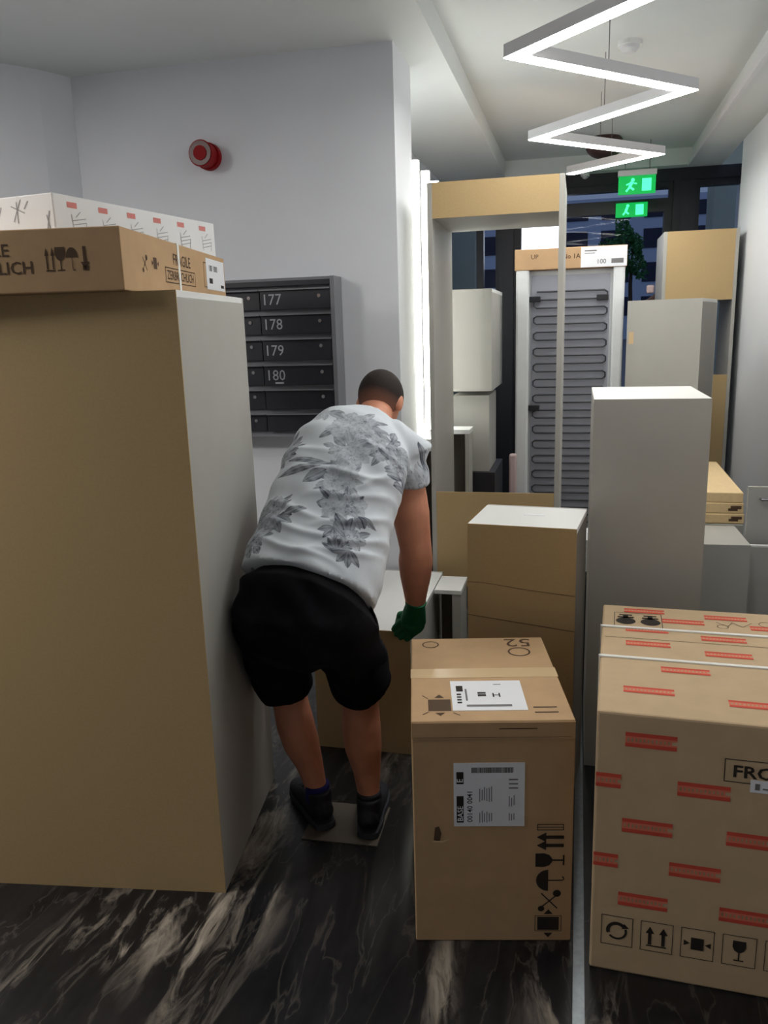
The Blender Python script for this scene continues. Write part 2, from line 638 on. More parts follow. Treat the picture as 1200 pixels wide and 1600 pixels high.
def strip(pts, w, z0, z1):
    a = offset_line(pts, w)
    b = offset_line(pts, -w)
    mb = MB()
    vs = []
    for p, q in zip(a, b):
        vs += [(p.x, p.y, z0), (q.x, q.y, z0), (q.x, q.y, z1), (p.x, p.y, z1)]
    fs = [(0, 1, 2, 3)]
    for i in range(len(pts) - 1):
        k = 4 * i
        for j in range(4):
            fs.append((k + j, k + (j + 1) % 4, k + 4 + (j + 1) % 4, k + 4 + j))
    k = 4 * (len(pts) - 1)
    fs.append((k + 3, k + 2, k + 1, k))
    return mb.add(vs, fs)


lamp = thing('zigzag_pendant_lamp', (0, 0, 0), 0, 'long white zigzag light bar hanging under the corridor ceiling', 'lamp')
strip(zz, 0.031, ZL, ZL + 0.045).build('housing', M['lamp_body'], lamp)
strip(zz, 0.030, ZL - 0.004, ZL - 0.0005).build('diffuser', M['led'], lamp)
for i in range(len(zz) - 1):
    a, b = Vector(zz[i]), Vector(zz[i + 1])
    p = a.lerp(b, 0.5)
    MB().tube([(p.x, p.y, ZL + 0.045), (p.x, p.y, RZ)], 0.0022, 6).build('suspension_wire', M['inkgrey'], lamp)

for i, (x, y) in enumerate(((-2.3, 1.9), (-3.1, 0.95))):  # unseen lamps added to brighten the pale wall and the tall cabinet
    hl = thing('added_hall_lamp', (x, y, CZ), 0, ('round flat ceiling lamp behind the tall cabinet in the left hall', 'round flat ceiling lamp over the far left of the hall')[i], 'lamp')
    MB().tube([(0, 0, 0), (0, 0, -0.03)], 0.22 + 0.14 * i, 40).build('housing', M['lamp_body'], hl)
    MB().tube([(0, 0, -0.0301), (0, 0, -0.036)], 0.205 + 0.14 * i, 40).build('diffuser', M['hall2' if i else 'hall'], hl)

# light strips beside the pillar
for i, (x, y, w, t, lab) in enumerate(((-0.772, 3.98, 0.036, 2.37, 'upright glowing white light strip closest to the wall corner, tallest of three'),
                                  (-0.775, 4.28, 0.036, 2.375, 'middle of the three upright glowing light strips'),
                                  (-0.79, 4.62, 0.045, 2.38, 'farthest upright glowing light strip, just left of the tall grey open frame'))):
    s = thing('light_strip', (x, y, 1.06), 0, lab, 'light', 'upright light strips in the niche')
    B(-w / 2 - 0.004, 0.012, 0, w / 2 + 0.004, 0.03, t - 1.06).build('mounting_profile', M['lamp_body'], s)
    B(-w / 2, -0.02, 0.0, w / 2, 0.0115, t - 1.065).build('diffuser', M['tube'], s, 0.004)

# ------------------------------------------------------------------ ceiling fittings
sd = thing('smoke_detector', (0.199, 4.30, RZ), 0, 'small white smoke detector on the raised corridor ceiling', 'smoke detector')
MB().tube([(0, 0, 0), (0, 0, -0.018)], 0.055, 24).build('base', M['white'], sd)
MB().tube([(0, 0, -0.018), (0, 0, -0.032), (0, 0, -0.05)], [0.045, 0.042, 0.025], 24).build('sensor_dome', M['lamp_body'], sd)
sp = thing('ceiling_dome', (0.145, 6.33, RZ), 0, 'dark brown dome fixed to the ceiling behind the zigzag lamp', 'ceiling dome')
MB().tube([(0, 0, 0), (0, 0, -0.05)], 0.07, 28).build('base', M['greyd'], sp)
MB().ball((0, 0, -0.05), 0.13, 0.13, 0.09).build('dome', M['brownpost'], sp, smooth=True)
ms = thing('motion_sensor', (0.02, 7.0, CZ), 0, 'tiny round white sensor on the ceiling edge above the entrance door', 'sensor')
MB().tube([(0, 0, 0), (0, 0, -0.02)], 0.035, 20).build('base', M['white'], ms)
MB().ball((0, 0, -0.02), 0.026, 0.026, 0.02).build('lens', M['lamp_body'], ms, smooth=True)

# exit sign
ex = thing('exit_sign', (0.25, 6.5, 2.505), 0, 'lit green emergency exit sign hanging before the entrance door', 'exit sign')
B(0, -0.02, 0.125, 0.27, 0.04, 0.165).build('housing', M['white'], ex, 0.004)
B(0.005, 0.0, 0, 0.265, 0.014, 0.125).build('sign_panel', M['green'], ex, 0.002)
ex2 = thing('exit_sign', (0.262, FY - 0.035, 2.41), 0, 'smaller lit green exit sign fixed on the door glass, the lower of the two', 'exit sign')
B(0.0, 0.0, 0, 0.24, 0.036, 0.105).build('sign_panel', M['green'], ex2, 0.002)
p = Print((Vector((0, -0.0012, 0)), Vector((1, 0, 0)), Vector((0, 0, 1)), Vector((0, -1, 0))), 0.0)
p.rect(0.15, 0.012, 0.21, 0.09).disc(0.09, 0.082, 0.012).line(0.086, 0.07, 0.075, 0.04, 0.02).line(0.075, 0.04, 0.10, 0.02, 0.013).line(0.075, 0.04, 0.055, 0.015, 0.013)
p.build('running_figure_pictogram', M['greenlt'], ex2)
for yy, nm in ((-0.0012, -1), (0.0152, 1)):
    fr = (Vector((0, yy, 0)), Vector((1, 0, 0)), Vector((0, 0, 1)), Vector((0, nm, 0)))
    p = Print(fr, 0.0)
    p.rect(0.17, 0.02, 0.235, 0.105)
    p.disc(0.105, 0.098, 0.013)
    p.line(0.10, 0.085, 0.085, 0.05, 0.022)
    p.line(0.085, 0.05, 0.115, 0.03, 0.014)
    p.line(0.085, 0.05, 0.06, 0.02, 0.014)
    p.line(0.10, 0.08, 0.135, 0.07, 0.010)
    p.line(0.095, 0.08, 0.06, 0.065, 0.010)
    p.build('running_figure_pictogram', M['greenlt'], ex)
MB().tube([(0.05, 0.01, 0.165), (0.05, 0.01, 0.365)], 0.004, 6).tube([(0.22, 0.01, 0.165), (0.22, 0.01, 0.365)], 0.004, 6).build('hanger', M['chrome'], ex)

# red alarm siren on the wall
si = thing('alarm_siren', (-1.61, WY, 2.365), 0, 'round red fire alarm siren high on the pale wall', 'alarm')
MB().tube([(0, 0, 0), (0, -0.03, 0)], 0.057, 32).build('base', M['siren'], si, smooth=False)
MB().tube([(0, -0.03, 0), (0, -0.06, 0), (0, -0.095, 0)], [0.05, 0.052, 0.055], 32).build('body', M['siren'], si)
MB().tube([(0, -0.0951, 0), (0, -0.099, 0)], 0.05, 32).build('sounder_ring', M['sirend'], si)
MB().tube([(0, -0.099, 0), (0, -0.103, 0)], 0.03, 24).build('sounder_lens', M['siren'], si)

# ------------------------------------------------------------------ mailboxes
MY = WY - 0.11
mbx = thing('mailbox_bank', (-1.03, WY, 1.15), 0, 'charcoal bank of apartment mailboxes numbered 177 to 180 on the wall', 'mailboxes')
zr = [0.0, 0.098, 0.206, 0.315, 0.428, 0.534, 0.64]
case = MB().box(-0.72, -0.11, -0.012, 0, -0.105 + 0.0, 0.0)
case = MB().box(-0.72, -0.108, -0.015, -0.012, 0, -0.003).box(-0.015, -0.118, -0.015, 0.003, 0, 0.68).box(-0.72, -0.10, 0.668, -0.015, 0, 0.68).box(-0.72, -0.09, -0.003, -0.015, -0.0, 0.668)
case.build('casing', M['mailcase'], mbx)
B(-0.72, -0.112, 0.645, -0.016, -0.09, 0.668).build('top_rail', M['mail'], mbx, 0.003)
nums = ['', '', '180', '179', '178', '177']
for c, (xa, xb) in enumerate(((-0.69, -0.345), (-0.34, -0.018))):
    for r in range(6):
        z0, z1 = zr[r], zr[r + 1]
        d = MB()
        ya = -0.112 if c else -0.106
        d.add([(xa, ya, z0 + 0.012), (xb, ya, z0 + 0.012), (xb, ya, z1 - 0.012), (xa, ya, z1 - 0.012),
               (xa, -0.088, z0 + 0.012), (xb, -0.088, z0 + 0.012), (xb, -0.088, z1 - 0.012), (xa, -0.088, z1 - 0.012)],
              [(3, 2, 1, 0), (4, 5, 6, 7), (0, 1, 5, 4), (1, 2, 6, 5), (2, 3, 7, 6), (3, 0, 4, 7)])
        dr = d.build('mailbox_door', M['mail'], mbx, 0.002)
        B(xa, -0.124, z1 - 0.012, xb, -0.088, z1 - 0.007).build('flap_lip', M['mailcase'], dr)
        MB().tube([(xb - 0.05, ya, z1 - 0.04), (xb - 0.05, ya - 0.004, z1 - 0.04)], 0.008, 14).build('lock', M['chrome'], dr)
        if c and nums[r]:
            Print(ffront(ya)).text(nums[r], xa + 0.006, z0 + 0.034, 0.066, bold=0.0, sx=0.95).build('number', M['number'], dr)
        if c and r == 2:
            Print(ffront(ya)).rect(xa + 0.05, z0 + 0.018, xa + 0.09, z0 + 0.026).build('name_sticker', M['number'], dr)


# ------------------------------------------------------------------ cabinets
def cabinet(name, loc, yaw, w, d, h, label, cat, front='mdf', side='grey', top='white', group=None, back='grey', bev=0.0015):
    """closed kitchen cabinet carcass; its thin back panel turns to the camera when front='mdf'"""
    t = thing(name, loc, yaw, label, cat, group)
    B(0, 0.004, 0, 0.018, d - 0.019, h - 0.018).build('side_panel', M[side], t, bev)
    B(w - 0.018, 0.004, 0, w, d - 0.019, h - 0.018).build('side_panel', M[side], t, bev)
    B(0, 0.004, h - 0.018, w, d - 0.019, h).build('top_panel', M[top], t, bev)
    B(0.018, 0.004, 0, w - 0.018, d - 0.019, 0.018).build('bottom_panel', M[side], t)
    fn = 'back_panel' if front == 'mdf' else ('front_panel')
    B(0, 0, 0, w, 0.0038, h).build(fn, M[front], t)
    on = 'door' if front == 'mdf' else 'back_panel'
    B(0.001, d - 0.0188, 0.001, w - 0.001, d, h - 0.001).build(on, M[back], t, bev)
    return t


bx, by, yaw = -0.971, 1.889, 7.5
W = 0.86
c_, s_ = math.cos(math.radians(yaw)), math.sin(math.radians(yaw))
cabinet('tall_cabinet', (bx - W * c_, by - W * s_, 0), yaw, W, 0.62, 1.71,
        'tall fibreboard-backed grey cabinet with cartons on top, standing at the left edge', 'cabinet')

# ------------------------------------------------------------------ cartons on the tall cabinet
LC = (-1.08, 1.84, 1.711)
yaw = 9.5
c_, s_ = math.cos(math.radians(yaw)), math.sin(math.radians(yaw))
W = 0.62
lc = thing('long_carton', (LC[0] - W * c_, LC[1] - W * s_, LC[2]), yaw, 'flat brown carton with handling marks on the tall cabinet, under the white carton', 'carton')
B(0, 0, 0, W, 0.97, 0.15).build('carton_body', M['card'], lc, 0.003)
p = Print(ffront())
for k, ic in enumerate(('arrows', 'glass', 'umbrella')):
    p.icon(ic, (W - 0.180, W - 0.153, W - 0.124)[k], 0.078, 0.056, 0, (0.48, 0.85, 0.62)[k])
p.icon('arrow', W - 0.092, 0.078, 0.056, 180)
p.rect(W - 0.099, 0.050, W - 0.085, 0.062)
p.text('FRAGILE', W - 0.28, 0.088, 0.042, bold=0.01, align='RIGHT')
p.text('ZERBRECHLICH', W - 0.222, 0.046, 0.042, bold=0.01, align='RIGHT')
p.build('printed_markings', M['brownink'], lc)
p = Print(fright(W))
p.icon('hand', 0.155, 0.075, 0.05)
p.icon('clamp', 0.235, 0.08, 0.05)
p.text('FRAGILE', 0.39, 0.088, 0.045, bold=0.008)
p.text('ZERBRECHLICH', 0.33, 0.045, 0.036, bold=0.008)
p.frame_(0.315, 0.035, 0.60, 0.078, 0.003)
p.frame_(0.70, 0.04, 0.74, 0.12, 0.003)
p.build('printed_markings', M['brownink'], lc)
MB().box(W - 0.0, 0.435, 0.0, W + 0.0015, 0.452, 0.1515).box(0, 0.435, 0.1502, W, 0.452, 0.1517).box(0, 0.435, -0.0008, W, 0.452, -0.0002).build('strap', M['strap'], lc)
lb = sheet(fright(W), 0.73, 0.035, 0.955, 0.135, 0.0012, 'shipping_label', M['paper'], lc)
p = Print(fright(W), 0.0016)
p.text('100 1000', 0.76, 0.095, 0.028, bold=0.01)
p.rect(0.76, 0.055, 0.80, 0.072)
p.rect(0.90, 0.045, 0.94, 0.055)
p.build('printed_text', M['ink'], lb)

wx, wy, yaw = -1.36, 2.0, -8
c_, s_ = math.cos(math.radians(yaw)), math.sin(math.radians(yaw))
W = 0.5
wc = thing('white_carton', (wx - W * c_, wy - W * s_, 1.8625), yaw, 'long white carton with red and grey prints, topmost on the tall cabinet', 'carton')
B(0, 0, 0, W, 0.77, 0.115).build('carton_body', M['carton_white'], wc, 0.003)
pr_, pg = Print(fright(W)), Print(fright(W))
for k in range(6):
    u = 0.05 + k * 0.125
    pr_.rect(u, 0.083, u + 0.038, 0.098)
    for j in range(3):
        pg.line(u + 0.015, 0.028 + j * 0.011, u + 0.07, 0.038 + j * 0.011, 0.0022)
    pg.line(u + 0.02, 0.02, u + 0.014, 0.066, 0.0022)
    pg.line(u + 0.066, 0.02, u + 0.07, 0.05, 0.0022)
    pg.line(u + 0.03, 0.06, u + 0.05, 0.076, 0.0022)
pr_.build('printed_red_band', M['pinkprint'], wc)
pg.build('printed_drawing', M['palegrey'], wc)
p = Print(ffront())
p.line(0.36, 0.05, 0.39, 0.105, 0.003)
p.line(0.355, 0.09, 0.40, 0.07, 0.003)
p.line(0.375, 0.045, 0.375, 0.1, 0.003)
p.line(0.40, 0.08, 0.415, 0.1, 0.003)
p.line(0.47, 0.01, 0.485, 0.07, 0.004)
p.line(0.485, 0.01, 0.475, 0.06, 0.004)
p.line(0.30, 0.05, 0.32, 0.09, 0.004)
p.build('printed_drawing', M['palegrey'], wc)

# ------------------------------------------------------------------ square carton in front
ct = thing('square_carton', (-0.387, 1.812, 0), 11.3, 'closed brown cardboard carton with white labels in the middle foreground', 'carton')
W, D, H = 0.41, 0.553, 0.64
body = MB().box(0, 0, 0, W, D, H)
body.build('carton_body', M['card'], ct, 0.004)
MB().box(0.001, -0.0018, H - 0.048, W - 0.001, 0.0, H - 0.004).build('top_flap', M['card'], ct)
# front print
fr = ffront()
lb = sheet(fr, 0.105, 0.345, 0.285, 0.525, 0.0010, 'shipping_label', M['paper'], ct)
p = Print(fr, 0.0013)
x = 0.15
while x < 0.255:
    w = random.choice((0.0008, 0.0014, 0.002))
    p.rect(x, 0.497, x + w, 0.512)
    x += w + random.choice((0.0008, 0.0012))
p.rect(0.112, 0.466, 0.130, 0.500)
p.rect(0.112, 0.356, 0.130, 0.432)
p.build('printed_barcode', M['ink'], lb)
p = Print(fr, 0.0017)
p.text('E', 0.128, 0.470, 0.022, rot=90, bold=0.01)
p.text('BASE', 0.128, 0.360, 0.020, rot=90, bold=0.01)
p.build('printed_white_text', M['paper'], lb)
p = Print(fr, 0.0013)
p.text('00140 0041', 0.152, 0.357, 0.019, rot=90, bold=0.01)
p.build('printed_number', M['ink'], lb)
p = Print(fr, 0.0013)
for (a0, b0, a1, b1, st) in ((0.17, 0.415, 0.205, 0.460, 0.006), (0.17, 0.355, 0.205, 0.392, 0.006), (0.245, 0.400, 0.262, 0.435, 0.006), (0.245, 0.36, 0.262, 0.385, 0.006)):
    x = a0
    while x < a1:
        p.rect(x, b0 + random.random() * 0.006, x + 0.0022, b1 - random.random() * 0.01)
        x += st
for i in range(6):
    for j in range(6):
        if (i * 3 + j * 5 + i * j) % 3:
            p.rect(0.245 + i * 0.004, 0.452 + j * 0.005, 0.2485 + i * 0.004, 0.4562 + j * 0.005) if False else None
p.rect(0.245, 0.452, 0.268, 0.456)
p.rect(0.245, 0.464, 0.268, 0.468)
p.rect(0.245, 0.476, 0.268, 0.480)
p.build('printed_small_text', M['inkgrey'], lb)
p = Print(fr)
p.frame_(0.318, 0.332, 0.386, 0.350, 0.002)
p.rect(0.318, 0.340, 0.386, 0.342)
p.icon('arrow', 0.352, 0.312, 0.07, 90)
p.icon('arrow', 0.352, 0.288, 0.07, 90)
p.icon('glass', 0.352, 0.245, 0.075, 90)
p.icon('umbrella', 0.352, 0.185, 0.075, 90)
p.icon('hand', 0.352, 0.125, 0.07)
p.rect(0.322, 0.035, 0.378, 0.075)
p.poly([(0.338, 0.083), (0.362, 0.083), (0.35, 0.098)])
p.poly([(0.338, 0.026), (0.362, 0.026), (0.35, 0.012)])
p.frame_(0.315, 0.031, 0.385, 0.079, 0.0015)
p.build('printed_markings', M['ink'], ct)
p = Print(fr, 0.0022)
p.rect(0.22, H - 0.022, 0.315, H - 0.0195)
p.rect(0.006, H - 0.0445, 0.40, H - 0.0435)
p.build('printed_line', M['brownink'], ct)
p = Print(fr)
p.poly([(0.052, 0.305), (0.068, 0.30), (0.072, 0.325), (0.066, 0.345), (0.056, 0.342)])
p.build('torn_patch', M['brownink'], ct)
Print(fr, 0.0012).poly([(0.048, 0.300), (0.075, 0.298), (0.095, 0.309), (0.075, 0.303), (0.05, 0.303)]).build('torn_paper_edge', M['tape'], ct)
# top print
ft = ftop(H)
tp = sheet(ft, -0.001, 0.255, W + 0.001, 0.318, 0.0007, 'packing_tape', M['tape'], ct)
lb = sheet(ft, 0.108, 0.055, 0.300, 0.232, 0.0012, 'address_label', M['paper'], ct)
p = Print(ft, 0.0016)
p.rect(0.122, 0.165, 0.140, 0.20)
for k in range(4):
    p.rect(0.122, 0.095 + k * 0.016, 0.134, 0.104 + k * 0.016)
p.rect(0.178, 0.135, 0.20, 0.147)
p.rect(0.178, 0.150, 0.20, 0.160)
p.text('H', 0.215, 0.130, 0.034, bold=0.01)
p.build('printed_text', M['ink'], lb)
p = Print(ft, 0.0016)
p.rect(0.145, 0.075, 0.262, 0.087)
p.rect(0.225, 0.205, 0.245, 0.209)
p.rect(0.145, 0.11, 0.15, 0.18)
p.build('printed_line', M['inkgrey'], lb)
p = Print(ft)
p.rect(0.045, 0.055, 0.104, 0.120)
p.poly([(0.062, 0.130), (0.088, 0.130), (0.075, 0.150)])
p.poly([(0.062, 0.045), (0.088, 0.045), (0.075, 0.028)])
p.line(0.03, 0.035, 0.045, 0.05, 0.003)
p.line(0.03, 0.145, 0.045, 0.125, 0.003)
p.line(0.108, 0.045, 0.125, 0.03, 0.003)
p.rect(0.315, 0.040, 0.375, 0.046)
p.rect(0.315, 0.068, 0.375, 0.074)
p.build('printed_markings', M['brownink'], ct)
p = Print(ft)
p.text('52', 0.372, 0.535, 0.085, rot=180, bold=0.004)
p.arc(0.325, 0.435, 0.028, 0.006, 0, 360, 24)
p.arc(0.06, 0.50, 0.022, 0.004, 0, 360, 20)
p.build('printed_number', M['brownink'], ct)

# ------------------------------------------------------------------ big red-printed carton
rc = thing('red_printed_carton', (0.062, 1.811, 0), -2.6, 'big brown carton with red printed bands and two white straps, right foreground', 'carton')
W, D, H = 0.82, 0.765, 0.71
B(0, 0, 0.0, W, D, H).build('carton_body', M['card2'], rc, 0.006)


def redband(pd, pl, u, v, w=0.092, h=0.036, u0=0.0):
    a = max(u, u0)
    pd.rect(a, v, u + w, v + h * 0.26)
    pd.rect(a, v + h * 0.74, u + w, v + h)
    pl.rect(a, v + h * 0.26, u + w, v + h * 0.38)
    pl.rect(a, v + h * 0.62, u + w, v + h * 0.74)
    x = a
    while x < u + w - 0.008:
        pl.rect(x, v + h * 0.38, x + 0.005, v + h * 0.62)
        x += 0.009


fr = ffront()
pd, pl = Print(fr), Print(fr)
for (u, v) in ((0.066, 0.626), (-0.055, 0.514), (0.187, 0.514), (0.066, 0.400), (0.300, 0.400), (-0.055, 0.298), (0.178, 0.298), (0.064, 0.196), (0.296, 0.196), (0.42, 0.298), (0.53, 0.196), (0.42, 0.514), (0.53, 0.400), (0.65, 0.298), (0.65, 0.514)):
    redband(pd, pl, u, v, 0.115, 0.037, u0=0.002)
pd.build('printed_red_bands', M['red'], rc)
pl.build('printed_pale_red_lettering', M['redpale'], rc)
p = Print(fr)
for k, ic in enumerate(('recycle', 'arrows', 'clamp', 'glass', 'umbrella')):
    u0 = 0.026 + k * 0.094
    p.frame_(u0, 0.078, u0 + 0.076, 0.162, 0.0016)
    p.icon(ic, u0 + 0.038, 0.120, 0.056)
p.frame_(0.285, 0.565, 0.48, 0.623, 0.002)
p.text('FRONT', 0.302, 0.579, 0.042, bold=0.02, sx=1.15)
p.build('printed_markings', M['ink'], rc)
lb = sheet(fr, 0.342, 0.545, 0.414, 0.576, 0.0014, 'small_white_label', M['paper'], rc)
Print(fr, 0.0018).rect(0.352, 0.552, 0.362, 0.568).rect(0.368, 0.554, 0.404, 0.558).build('printed_text', M['inkgrey'], lb)
# top
ft = ftop(H)
pd, pl = Print(ft), Print(ft)
for (u, v) in ((0.06, 0.115), (0.30, 0.085), (0.155, 0.255), (0.068, 0.425), (0.275, 0.385), (0.068, 0.535), (0.275, 0.500), (0.065, 0.70), (0.30, 0.68), (0.175, 0.625), (0.42, 0.61), (0.5, 0.3), (0.55, 0.5)):
    redband(pd, pl, u, v, 0.12, 0.036)
pd.build('printed_red_bands', M['red'], rc)
pl.build('printed_pale_red_lettering', M['redpale'], rc)
p = Print(ft)
p.frame_(0.035, 0.575, 0.175, 0.695, 0.002)
p.icon('chain', 0.105, 0.635, 0.12)
p.build('printed_markings', M['ink'], rc)
p = Print(ft)
p.rect(0.01, 0.4795, W - 0.01, 0.4815)
p.line(0.33, 0.66, 0.36, 0.63, 0.002)
p.line(0.36, 0.63, 0.375, 0.665, 0.002)
p.line(0.375, 0.665, 0.40, 0.63, 0.002)
p.line(0.40, 0.63, 0.43, 0.67, 0.002)
p.arc(0.345, 0.625, 0.014, 0.002, 0, 360, 16)
p.arc(0.47, 0.665, 0.02, 0.002, 0, 360, 16)
p.build('printed_outline', M['brownink'], rc)
for y in (0.325, 0.555):
    MB().box(-0.002, y, H + 0.0002, W + 0.002, y + 0.013, H + 0.004).box(-0.004, y, 0.002, -0.0002, y + 0.013, H + 0.004).box(W + 0.0002, y, 0.002, W + 0.004, y + 0.013, H + 0.004).build('strap', M['strap'], rc)

# ------------------------------------------------------------------ cabinets in the middle and on the right
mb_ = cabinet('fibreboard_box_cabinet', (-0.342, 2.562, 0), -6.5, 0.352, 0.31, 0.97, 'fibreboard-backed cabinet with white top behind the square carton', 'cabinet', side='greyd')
p = Print(ffront())
p.poly([(0.0, 0.770), (0.05, 0.771), (0.12, 0.765), (0.2, 0.757), (0.352, 0.748), (0.352, 0.7495), (0.2, 0.7585), (0.12, 0.7665), (0.05, 0.7725), (0.0, 0.7715)])
p.poly([(0.0, 0.655), (0.352, 0.628), (0.352, 0.630), (0.0, 0.657)])
p.build('scratch_line', M['brownink'], mb_)
sheet(ftop(0.97), 0.155, 0.16, 0.225, 0.185, 0.001, 'paper_strip', M['carton_white'], mb_)
cabinet('tall_grey_cabinet', (0.054, 2.80, 0), 0.0, 0.372, 0.56, 1.35, 'tall closed grey cabinet with white top behind the red-printed carton', 'cabinet', front='grey')
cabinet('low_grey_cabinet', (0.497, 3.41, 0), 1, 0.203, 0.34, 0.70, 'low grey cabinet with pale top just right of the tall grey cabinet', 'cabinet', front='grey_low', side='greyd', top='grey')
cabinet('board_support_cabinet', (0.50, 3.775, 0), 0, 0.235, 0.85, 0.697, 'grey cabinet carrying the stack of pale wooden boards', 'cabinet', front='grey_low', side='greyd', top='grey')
z = 0.699
for k in range(3):
    h = (0.045, 0.048, 0.046)[k]
    lab = ('pale wooden board, bottom of the three-board stack', 'pale wooden board, middle of the three-board stack', 'pale wooden board, topmost of the three-board stack')[k]
    b = thing('wooden_board', (0.535 - 0.004 * k, 3.79 + 0.006 * k, z), 0.5 - 0.8 * k, lab, 'wooden board', 'stack of three boards')
    B(0, 0, 0, 0.205, 0.86, h).build('plank', M['mdf_pale'], b, 0.004)
    if k < 2:
        Print(ffront()).rect(0.15, h * 0.45, 0.195, h * 0.75).rect(0.14, h * 0.25, 0.18, h * 0.5).build('printed_mark', M['brownink'], b)
    z += h + 0.001
pn = thing('cupboard_front', (0.712, 3.52, 0), 0, 'upright grey front panel with white top edge at the right image edge', 'panel')
B(0, 0, 0, 0.30, 0.018, 0.665).build('board', M['grey_low'], pn, 0.001)
B(0, 0, 0.6652, 0.30, 0.018, 0.673).build('edge_banding', M['white'], pn)
pn = thing('drawer_cabinet', (0.712, 3.60, 0), 0, 'grey drawer front with small handle leaning against the right pillar', 'cabinet')
B(0, 0, 0, 0.30, 0.02, 0.90).build('front_panel', M['grey_low'], pn, 0.001)
MB().tube([(0.05, 0.0, 0.855), (0.05, -0.015, 0.855), (0.25, -0.015, 0.855), (0.25, 0.0, 0.855)], 0.006, 8).build('handle', M['chrome'], pn)
B(0, 0, 0.9003, 0.30, 0.02, 0.906).build('edge_banding', M['grey'], pn)

# cabinet the man leans over, with white top
lcab = cabinet('lying_cabinet', (-0.965, 2.76, 0), 0, 0.38, 0.775, 0.50, 'low fibreboard-fronted cabinet with white top that the man is gripping', 'cabinet')
# narrow white-topped piece right of the arm
nb = thing('narrow_cabinet', (-0.575, 3.235, 0), 0, 'narrow grey cabinet end with white top, right of the man\'s forearm', 'cabinet')
B(0.0, 0, 0.492, 0.115, 0.20, 0.510).build('top_panel', M['white'], nb, 0.001)
B(0.075, 0.004, 0, 0.112, 0.196, 0.4918).build('side_panel', M['grey'], nb, 0.001)
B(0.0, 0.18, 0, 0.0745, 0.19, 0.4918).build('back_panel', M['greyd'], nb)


# tall open carcasses (oven housings) seen from behind
def open_tall(name, loc, yaw, w, d, h, head, low, lowz, label):
    t = thing(name, loc, yaw, label, 'cabinet', None)
    B(0, 0, 0, 0.022, d, h).build('side_panel', M['grey'], t, 0.0015)
    B(w - 0.022, 0, 0, w, d, h).build('side_panel', M['grey'], t, 0.0015)
    B(0.022, 0.006, h - 0.018, w - 0.022, d, h).build('top_panel', M['grey'], t)
    B(0.022, 0.008, h - head + 0.001, w - 0.022, d, h - head + 0.018).build('shelf', M['grey'], t)
    B(0.022, 0.0, h - head, w - 0.022, 0.006, h).build('back_panel', M['mdf'], t)
    B(0.022, 0.0, lowz, w - 0.022, 0.006, low).build('back_panel', M['mdf'], t)
    B(0.022, 0.008, lowz + 0.002, w - 0.022, d, lowz + 0.02).build('shelf', M['grey'], t)
    B(0.022, 0.0, 0.08, w - 0.022, d, 0.098).build('bottom_panel', M['grey'], t)
    return t


open_tall('open_tall_cabinet', (-0.645, 3.60, 0), 0, 0.575, 0.56, 2.20, 0.145, 0.862, 0.41, 'tall grey open frame cabinet with fibreboard header reaching near the ceiling')
open_tall('open_tall_cabinet', (0.526, 5.8, 0), 0, 0.46, 0.5, 2.163, 0.44, 1.24, 0.3, 'tall cabinet with fibreboard back and open bay beside the right pillar')

# plastic scrap inside the low bay
mb2 = MB()
for k in range(6):
    mb2.ball((random.uniform(-0.02, 0.02), random.uniform(-0.02, 0.02), 0.02 + random.uniform(0, 0.08)), 0.022, 0.02, 0.03, n=5)
pl_ = mb2.build('plastic_scrap', M['plastic'])
pl_.location = (-0.44, 3.75, 0.099)
tag(pl_, 'crumpled white plastic scrap in the dark bay under the fibreboard panel', 'plastic scrap')

# grey cabinets seen through the tall frame
cabinet('grey_base_cabinet', (-0.70, 4.46, 0), 0, 0.26, 0.5, 0.80, 'dark plinth cabinet beneath the two stacked grey cabinets', 'cabinet', front='black', side='black', top='black', back='black')
cabinet('stacked_grey_cabinet', (-0.68, 4.50, 0.801), 0, 0.205, 0.40, 0.425, 'lower of two stacked grey cabinets seen through the tall open frame', 'cabinet', front='grey', top='grey', group='grey cabinets stacked behind the tall frame')
cabinet('stacked_grey_cabinet', (-0.72, 4.40, 1.257), 0, 0.27, 0.62, 0.535, 'upper of two stacked grey cabinets seen through the tall open frame', 'cabinet', front='grey', top='white', group='grey cabinets stacked behind the tall frame')
sm = thing('small_open_cabinet', (-0.86, 4.24, 0), 0, 'small grey open cabinet edge seen inside the tall open frame', 'cabinet')
B(0.285, 0, 0, 0.305, 0.15, 1.045).build('side_panel', M['grey'], sm)
B(0.0, 0, 0, 0.018, 0.15, 1.045).build('side_panel', M['grey'], sm)
B(0.0, -0.003, 1.0453, 0.31, 0.15, 1.068).build('top_panel', M['white'], sm)
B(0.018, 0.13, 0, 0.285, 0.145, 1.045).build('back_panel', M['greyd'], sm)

# grey cabinet right of the fridge, turned a little so its side shows
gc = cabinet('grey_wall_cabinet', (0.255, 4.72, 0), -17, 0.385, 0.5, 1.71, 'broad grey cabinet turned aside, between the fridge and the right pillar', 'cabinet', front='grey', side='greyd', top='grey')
sheet(ffront(), 0.012, 1.48, 0.038, 1.545, 0.001, 'paper_note', M['tape'], gc)

